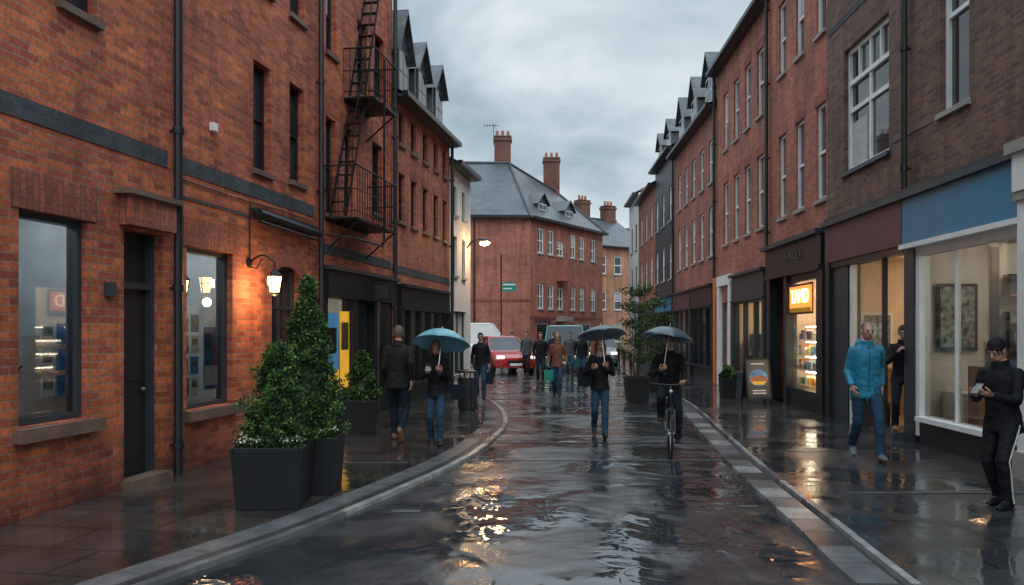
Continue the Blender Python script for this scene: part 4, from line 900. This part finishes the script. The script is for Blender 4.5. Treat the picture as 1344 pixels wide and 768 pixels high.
def strip(pts,o0,o1,z0,z1,seg,gap,keys,name):
    m=MB(); 
    def off(i,o):
        t=(pts[min(i+1,len(pts)-1)]-pts[max(i-1,0)]).normalized(); return pts[i]+V((-t.y,t.x,0))*o
    A=[0]
    for i in range(1,len(pts)): A.append(A[-1]+(pts[i]-pts[i-1]).length)
    def at(s_,o):
        for i in range(1,len(pts)):
            if A[i]>=s_ or i==len(pts)-1:
                t=(s_-A[i-1])/(A[i]-A[i-1]); return off(i-1,o).lerp(off(i,o),t)
    s_=0
    while s_<A[-1]-seg:
        a,b_=s_,s_+seg-gap; k=random.choice(keys); dz=random.uniform(-.0015,.0015)
        P=[at(a,o0),at(b_,o0),at(b_,o1),at(a,o1)]
        if (P[1]-P[0]).cross(P[2]-P[0]).z<0: P=P[::-1]
        top=[p+V((0,0,z1+dz)) for p in P]; bot=[p+V((0,0,z0)) for p in P]
        m.poly(top,k)
        for i in range(4): m.poly([bot[i],bot[(i+1)%4],top[(i+1)%4],top[i]],k)
        s_+=seg
    m.obj(name)
strip(kl,-.05,.03,-.04,.012,.9,.010,['granl','granl','granl','granm'],'kerb')
strip(kl,.045,.13,-.04,.004,.45,.010,['grand'],'kerb'); strip(kl,.14,.38,-.04,.008,.6,.012,['granm','grand','granm'],'kerb')
strip(kr,-.05,.01,-.04,.012,.9,.010,['granl','granl','granm'],'kerb')
strip(kr,.09,.36,-.04,.010,.45,.014,['granl','granl','granm','granm','granm','grand'],'kerb')
def pave(pts,side,X,key,name):
    m=MB()
    for i in range(len(pts)-1):
        p,q=pts[i],pts[i+1]
        P=[(p.x,p.y,0),(q.x,q.y,0),(X(q.y),q.y,0),(X(p.y),p.y,0)]
        if side>0: P=P[::-1]
        m.poly(P,key)
    m.obj(name)
pave([p for p in kl if p.x>-5.6 and p.y<24.5],-1,lambda y:-7.2+.174*y,'paveL','pavement')
pave(kr,1,lambda y:9.0,'paveR','pavement')
m=MB()
m.box(-.9,3.0,10.32,10.38,GZ+.004,GZ+.008,'granm'); m.box(-.35,3.2,11.9,11.95,GZ+.004,GZ+.008,'grand'); m.box(-.05,3.7,15.6,15.7,GZ+.004,GZ+.008,'granl'); m.box(-.6,3.9,19.5,19.6,GZ+.004,GZ+.008,'granm')
m.box(-1.12,-.85,7.38,7.47,GZ+.004,GZ+.008,'granm'); m.box(2.15,2.35,7.6,7.66,GZ+.004,GZ+.008,'granm')
m.obj('road_stone_markings')
m=MB(); m.box(-2.6,-1.3,9.95,10.0,.004,.008,'granm'); m.box(3.4,5.5,8.1,8.14,.004,.008,'granm'); m.box(3.6,5.6,10.9,10.94,.004,.008,'granm'); m.obj('pavement_stone_band')

# ================================================================= PLANTS
def planter(x,y,w,h,rot=0,name='planter'):
    mt=Matrix.Translation((x,y,0))@Matrix.Rotation(rot,4,'Z'); e=empty(name,mt); m=MB()
    m.taper((0,0),w*.43,w*.43,w*.49,w*.49,0,h-.05,'planter'); 
    for s_ in((-1,0),(1,0),(0,-1),(0,1)):
        if s_[0]: m.box(s_[0]*w*.5-s_[0]*.03,s_[0]*w*.5,-w*.5,w*.5,h-.05,h,'planter')
        else: m.box(-w*.5+.031,w*.5-.031,s_[1]*w*.5-s_[1]*.03,s_[1]*w*.5,h-.05,h,'planter')
    m.obj('pot',e,bevel=.006); m=MB(); m.box(-w*.46,w*.46,-w*.46,w*.46,h-.049,h-.03,'concrete'); m.obj('soil',e)
    return e
def cone_bush(e,cx,cy,z0,z1,r,n,size,rag=.15,pw=.75,cs=34):
    cl=[]; ph=random.uniform(0,6)
    for i in range(n):
        t=random.random()**1.2; z=z0+(z1-z0)*t; an=random.uniform(0,6.283)
        R_=r*(1-t)**pw*(1+rag*noise.noise(V((math.cos(an)*1.6+ph,math.sin(an)*1.6,z*5)))*2.0)+.012
        rr=R_*random.uniform(.72,1.03+rag*.4); c=(cx+math.cos(an)*rr,cy+math.sin(an)*rr,z)
        cl.append((c,.030+.035*random.random(),cs,random.choice([-.3,0,.3,.7,1.1,1.6])))
        if random.random()<rag: cl.append(((c[0]+math.cos(an)*.03,c[1]+math.sin(an)*.03,z+.05),.025,12,1.6))
    for q in range(6): cl.append(((cx+random.uniform(-.015,.015),cy,z1-.03*q),.02+.004*q,12,1))
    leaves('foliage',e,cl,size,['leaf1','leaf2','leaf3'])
    m=MB(); m.tube([(cx,cy,z0-.1),(cx,cy,z0+(z1-z0)*.9)],[.03,.012],'bark',6)
    P=[];Rr=[]
    for i in range(9): t=i/8; P.append((cx,cy,z0+(z1-z0)*t*.95)); Rr.append(max(.008,(r*(1-t)**pw)*.68))
    m.tube(P,Rr,'leaf1',10); m.obj('stem_and_core',e)
e=planter(-2.26,7.62,.66,.58,.05); cone_bush(e,.03,.0,.62,1.50,.31,270,.032,.25,.62)
cl=[((random.uniform(-.27,.27),random.uniform(-.27,.27),.6),.045,26,random.choice([.5,1,1.6])) for _ in range(60)]; leaves('ground_cover',e,cl,.030,['leaf1','leaf2','leaf3'])
cl=[((random.uniform(-.30,.30),random.uniform(-.31,-.1),.63+random.random()*.03),.02,4,1) for _ in range(34)]; leaves('flowers',e,cl,.022,['flower','flower'])
e=planter(-2.06,8.25,.60,.58,.05); cone_bush(e,-.04,0,.6,2.17,.33,400,.034,.22,.9)
cl=[((random.uniform(-.26,.26),random.uniform(-.26,.26),.61),.045,26,random.choice([.5,1,1.6])) for _ in range(50)]; leaves('ground_cover',e,cl,.032,['leaf1','leaf2','leaf3'])
cl=[((random.uniform(-.26,.28),random.uniform(-.28,0),.64+random.random()*.03),.02,4,1) for _ in range(24)]; leaves('flowers',e,cl,.022,['flower','flower'])
e=planter(-2.45,13.1,.54,.53,.1); cone_bush(e,0,0,.53,1.28,.24,110,.045,.25)
e=planter(5.25,19.5,.36,.5,0); cone_bush(e,0,0,.5,.75,.16,30,.05,.3)
def small_tree(e,h,spread,z0,n,seed):
    random.seed(seed); m=MB(); cl=[]
    for st in range(3):
        an=st*2.1; top=V((math.cos(an)*spread*.35,math.sin(an)*spread*.35,h*.9)); p=V((math.cos(an)*.04,math.sin(an)*.04,z0-.1)); pts=[p]
        for i in range(1,6):
            t=i/5; pts.append(p.lerp(top,t)+V((random.uniform(-.05,.05),random.uniform(-.05,.05),0)))
        m.tube(pts,[.028,.024,.019,.014,.01,.005],'bark',6)
        for i in range(1,6):
            for k in range(4):
                q=pts[i]; a=random.uniform(0,6.28); ln=spread*random.uniform(.4,.95)*(1.15-i*.1); en=q+V((math.cos(a)*ln,math.sin(a)*ln,ln*random.uniform(.3,1.0)))
                en.z=min(en.z,h); mid=q.lerp(en,.5)+V((0,0,.04)); m.tube([q,mid,en],[.009,.006,.003],'bark',4)
                for c in(mid,en,q.lerp(en,.75)): cl.append((c,random.uniform(.06,.13),n,random.choice([0,.4,.9,1.5])))
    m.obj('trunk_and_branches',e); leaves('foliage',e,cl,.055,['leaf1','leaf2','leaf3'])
e=planter(2.92,18.7,.56,.58,0,'tree_planter'); small_tree(e,2.72,.55,.55,13,3)
e=planter(3.9,21.5,.5,.55,0,'tree_planter'); small_tree(e,2.5,.5,.5,12,5)
random.seed(11)

e=empty('litter_bin',Matrix.Translation((-.92,16.5,0))); m=MB(); m.tube([(0,0,0),(0,0,.05),(0,0,.051),(0,0,.68)],[.17,.17,.185,.19],'black',20); m.tube([(0,0,.78),(0,0,.82),(0,0,.86)],[.2,.19,.06],'black',20)
for i in range(4): an=i*math.pi/2+.4; m.tube([(.17*math.cos(an),.17*math.sin(an),.66),(.17*math.cos(an),.17*math.sin(an),.79)],.015,'black',6)
for i in range(20): an=i*math.pi/10; m.tube([(.188*math.cos(an),.188*math.sin(an),.06),(.193*math.cos(an),.193*math.sin(an),.66)],.008,'dgrey',4)
m.obj('body',e)
e=empty('a_board_sign',Matrix.Translation((5.5,18.0,0))@Matrix.Rotation(rad(12),4,'Z'))
for sg,nm in((-1,'front_panel'),(1,'back_panel')):
    m=MB(); m.box(-.3,.3,-.012,.012,.12,1.02,'black'); m.box(-.3,-.27,-.02,.02,0,1.02,'iron'); m.box(.27,.3,-.02,.02,0,1.02,'iron'); m.box(-.27,.27,-.02,.02,1.0,1.04,'iron')
    if sg<0:
        m.box(-.25,.25,-.016,-.0125,.17,.97,'dgrey')
        P=[(.23*math.cos(t),-.02,.6+.19*math.sin(t)) for t in [2*math.pi*i/24 for i in range(24)]]; m.poly(P,'p_blue')
        m.poly([(-.2,-.023,.5),(.2,-.023,.5),(.22,-.023,.6),(.05,-.023,.66),(-.1,-.023,.62),(-.21,-.023,.6)],'pot'); m.poly([(-.12,-.025,.44),(.12,-.025,.44),(.19,-.025,.52),(-.19,-.025,.52)],'p_yel')
        for z in(.9,.3,.24): m.box(-.16,.16,-.019,-.0165,z,z+.022,'p_white')
    m.obj(nm,e,mtx=Matrix.Translation((0,sg*.16,0))@Matrix.Rotation(rad(sg*9),4,'X'))
def bollard(x,y):
    m=MB(); m.tube([(0,0,0),(0,0,.08),(0,0,.09),(0,0,.8),(0,0,.82),(0,0,.9),(0,0,.95)],[.08,.08,.055,.05,.07,.06,.02],'black',12); m.obj('bollard',smooth=True,mtx=Matrix.Translation((x,y,0)))
for p in((4.0,27),(4.2,30),(4.4,33)): bollard(*p)
e=empty('lamp_post',Matrix.Translation((-1.95,35,GZ))); m=MB(); m.tube([(0,0,0),(0,0,.8),(0,0,.82),(0,0,3.6)],[.09,.08,.05,.035],'black',10); m.tube([(0,0,3.6),(0,0,3.7),(0,0,3.95),(0,0,4.1)],[.05,.1,.15,.02],'dgrey',8); m.obj('post_and_head',e)
e=empty('street_sign',Matrix.Translation((-.05,37,GZ))); m=MB(); m.tube([(-.45,0,0),(-.45,0,5.2)],.03,'iron',8); m.obj('post',e); m=MB(); m.box(-.4,.25,-.02,.02,3.5,3.92,'green_s'); m.box(-.36,.21,-.024,-.0205,3.78,3.84,'p_white'); m.box(-.36,.05,-.024,-.0205,3.6,3.65,'p_white'); m.obj('panel',e)

# ================================================================= VEHICLES
def car(name,x,y,rot,paint,Lg=4.0,H=1.45,van=False):
    e=empty(name,Matrix.Translation((x,y,GZ))@Matrix.Rotation(rot,4,'Z')); h=Lg/2
    sec=[(-h,.5,.62),(-h+.05,.84,.76),(-h+.5,.92,.83),(0,.93,.85),(h-1.15,.92,.84),(h-.35,.78,.8),(h-.05,.66,.74),(h,.45,.6)]
    if van: sec=[(-h,.5,.75),(-h+.05,1.05,.88),(0,1.05,.9),(h-.9,1.05,.9),(h-.3,.95,.88),(h-.05,.8,.82),(h,.45,.7)]
    m=MB(); i=m.mi(paint); K_=8
    for (sx,zt,hw) in sec:
        zb=.26 if abs(sx)<h-.02 else .38
        m.v+=[(sx,-hw*.92,zb),(sx,-hw,zb+.15),(sx,-hw,zt-.14),(sx,-hw*.9,zt),(sx,hw*.9,zt),(sx,hw,zt-.14),(sx,hw,zb+.15),(sx,hw*.92,zb)]
    for a in range(len(sec)-1):
        for j in range(K_): b0=a*K_; m.f.append((b0+j,b0+K_+j,b0+K_+(j+1)%K_,b0+(j+1)%K_)); m.m.append(i)
    m.f.append(tuple(range(K_))); m.m.append(i); m.f.append(tuple(reversed(range((len(sec)-1)*K_,len(sec)*K_)))); m.m.append(i)
    m.obj('body',e,bevel=.03)
    zb=sec[2][1]-.02; hw=sec[3][2]*.9
    if van: X=[-h+.03,-h+.1,h-1.5,h-.75]; hr=hw*.88
    else: X=[-h+.15,-h+.7,h-2.1,h-1.2]; hr=hw*.76
    m=MB(); k='glassd'
    b0=[(X[0],-hw,zb),(X[3],-hw,zb),(X[3],hw,zb),(X[0],hw,zb)]; t0=[(X[1],-hr,H-.04),(X[2],-hr,H-.04),(X[2],hr,H-.04),(X[1],hr,H-.04)]
    for j in range(4): m.poly([b0[j],b0[(j+1)%4],t0[(j+1)%4],t0[j]],k if not(van and j in(0,2,3)) else paint)
    m.obj('windows',e)
    m=MB(); m.taper(((X[1]+X[2])/2,0),(X[2]-X[1])/2+.03,hr+.02,(X[2]-X[1])/2-.1,hr-.1,H-.045,H,paint)
    for sgn in(-1,1):
        m.tube([(X[3]+.02,sgn*hw,zb),(X[2]+.02,sgn*hr,H-.03)],.03,paint,6); m.tube([(X[0]-.02,sgn*hw,zb),(X[1]-.02,sgn*hr,H-.03)],.035,paint,6); xm=(X[1]+X[2])/2; m.tube([(xm,sgn*(hw+.005),zb),(xm,sgn*(hr+.01),H-.03)],.03,'black',6)
        m.box(X[3]-.35,X[3]-.2,sgn*(hw+.12)-.08,sgn*(hw+.12)+.08,zb+.02,zb+.16,paint)
    m.obj('roof_pillars_mirrors',e)
    m=MB()
    for wx in(-h+.72,h-.78):
        for sgn in(-1,1):
            yy=sgn*(sec[3][2]-.08); m.tube([(wx,yy-.1,.31),(wx,yy+.1,.31)],.31,'rubber',20); m.tube([(wx,yy-.11,.31),(wx,yy+.11,.31)],.19,'steel',12)
    m.obj('wheels',e)
    m=MB()
    for sgn in(-1,1):
        m.box(h-.12,h-.01,sgn*.6-.14,sgn*.6+.14,.62,.74,'headl'); m.box(-h-.015,-h+.06,sgn*.62-.1,sgn*.62+.1,.68,.84,'taill')
    m.box(h-.05,h+.012,-.35,.35,.42,.56,'black'); m.box(h-.0,h+.02,-.25,.25,.36,.45,'p_white'); m.box(-h-.02,-h,-.25,.25,.5,.6,'p_yel')
    m.obj('lights_and_plates',e)
car('parked_car',-.35,32.0,rad(-75),'carred',4.0,1.45)
car('parked_van',2.3,34.0,rad(-97),'cargreen',4.4,1.9,True)
car('delivery_van',-2.2,39.5,rad(3),'white',5.4,2.05,True)
car('parked_car',4.1,37.5,rad(-95),'cargrey',4.1,1.45)
car('parked_car',-4.2,36.0,rad(5),'cargrey',4.1,1.45)

# ================================================================= SKY / LIGHT / CAMERA
w=bpy.data.worlds.new('World'); sc.world=w; w.use_nodes=True; nt=w.node_tree; bg=nt.nodes['Background']
sky=nt.nodes.new('ShaderNodeTexSky'); sky.sky_type='NISHITA'; sky.sun_disc=False
s1=nt.nodes.new('ShaderNodeVectorMath'); s1.operation='SCALE'; s1.inputs['Scale'].default_value=.1; L(nt,sky.outputs[0],s1.inputs[0])
tc=nt.nodes.new('ShaderNodeTexCoord'); mp=nt.nodes.new('ShaderNodeMapping'); mp.inputs['Scale'].default_value=(1,1,2.6); mp.inputs['Location'].default_value=(.35,.2,.1); L(nt,tc.outputs['Generated'],mp.inputs['Vector'])
n=nt.nodes.new('ShaderNodeTexNoise'); n.inputs['Scale'].default_value=2.4; n.inputs['Detail'].default_value=7; n.inputs['Roughness'].default_value=.52; n.inputs['Distortion'].default_value=.5; L(nt,mp.outputs[0],n.inputs['Vector'])
cr=nt.nodes.new('ShaderNodeValToRGB'); cr.color_ramp.elements[0].position=.38; cr.color_ramp.elements[0].color=(.38,.49,.57,1); cr.color_ramp.elements[1].position=.62; cr.color_ramp.elements[1].color=(.82,.90,.93,1)
L(nt,n.outputs['Fac'],cr.inputs[0])
mx=nt.nodes.new('ShaderNodeMix'); mx.data_type='RGBA'; mx.inputs['Factor'].default_value=.92; L(nt,s1.outputs[0],mx.inputs['A']); L(nt,cr.outputs[0],mx.inputs['B'])
sp=nt.nodes.new('ShaderNodeSeparateXYZ'); L(nt,tc.outputs['Generated'],sp.inputs[0])
zr=nt.nodes.new('ShaderNodeMapRange'); zr.interpolation_type='SMOOTHSTEP'; zr.inputs['From Min'].default_value=.34; zr.inputs['From Max'].default_value=.85; zr.inputs['To Min'].default_value=1.0; zr.inputs['To Max'].default_value=2.6
L(nt,sp.outputs['Z'],zr.inputs['Value'])
ml=nt.nodes.new('ShaderNodeVectorMath'); ml.operation='SCALE'; L(nt,mx.outputs['Result'],ml.inputs[0]); L(nt,zr.outputs[0],ml.inputs['Scale'])
L(nt,ml.outputs[0],bg.inputs[0]); bg.inputs[1].default_value=1.0
sun=bpy.data.lights.new('sun','SUN'); sun.energy=1.1; sun.angle=rad(60); sun.color=(1,.97,.93); so=bpy.data.objects.new('sun',sun); sc.collection.objects.link(so)
d=V((.22,-.66,.72)).normalized()
so.rotation_euler=(-d).to_track_quat('-Z','Y').to_euler()
sky.sun_elevation=math.asin(d.z); sky.sun_rotation=math.atan2(d.x,d.y)
cam=bpy.data.cameras.new('camera'); co=bpy.data.objects.new('camera',cam); sc.collection.objects.link(co); sc.camera=co
co.location=(0,0,1.65); co.rotation_euler=(rad(90),0,0); cam.sensor_width=36; cam.lens=28.13; cam.shift_y=50/1344; cam.clip_end=2000; cam.clip_start=.05
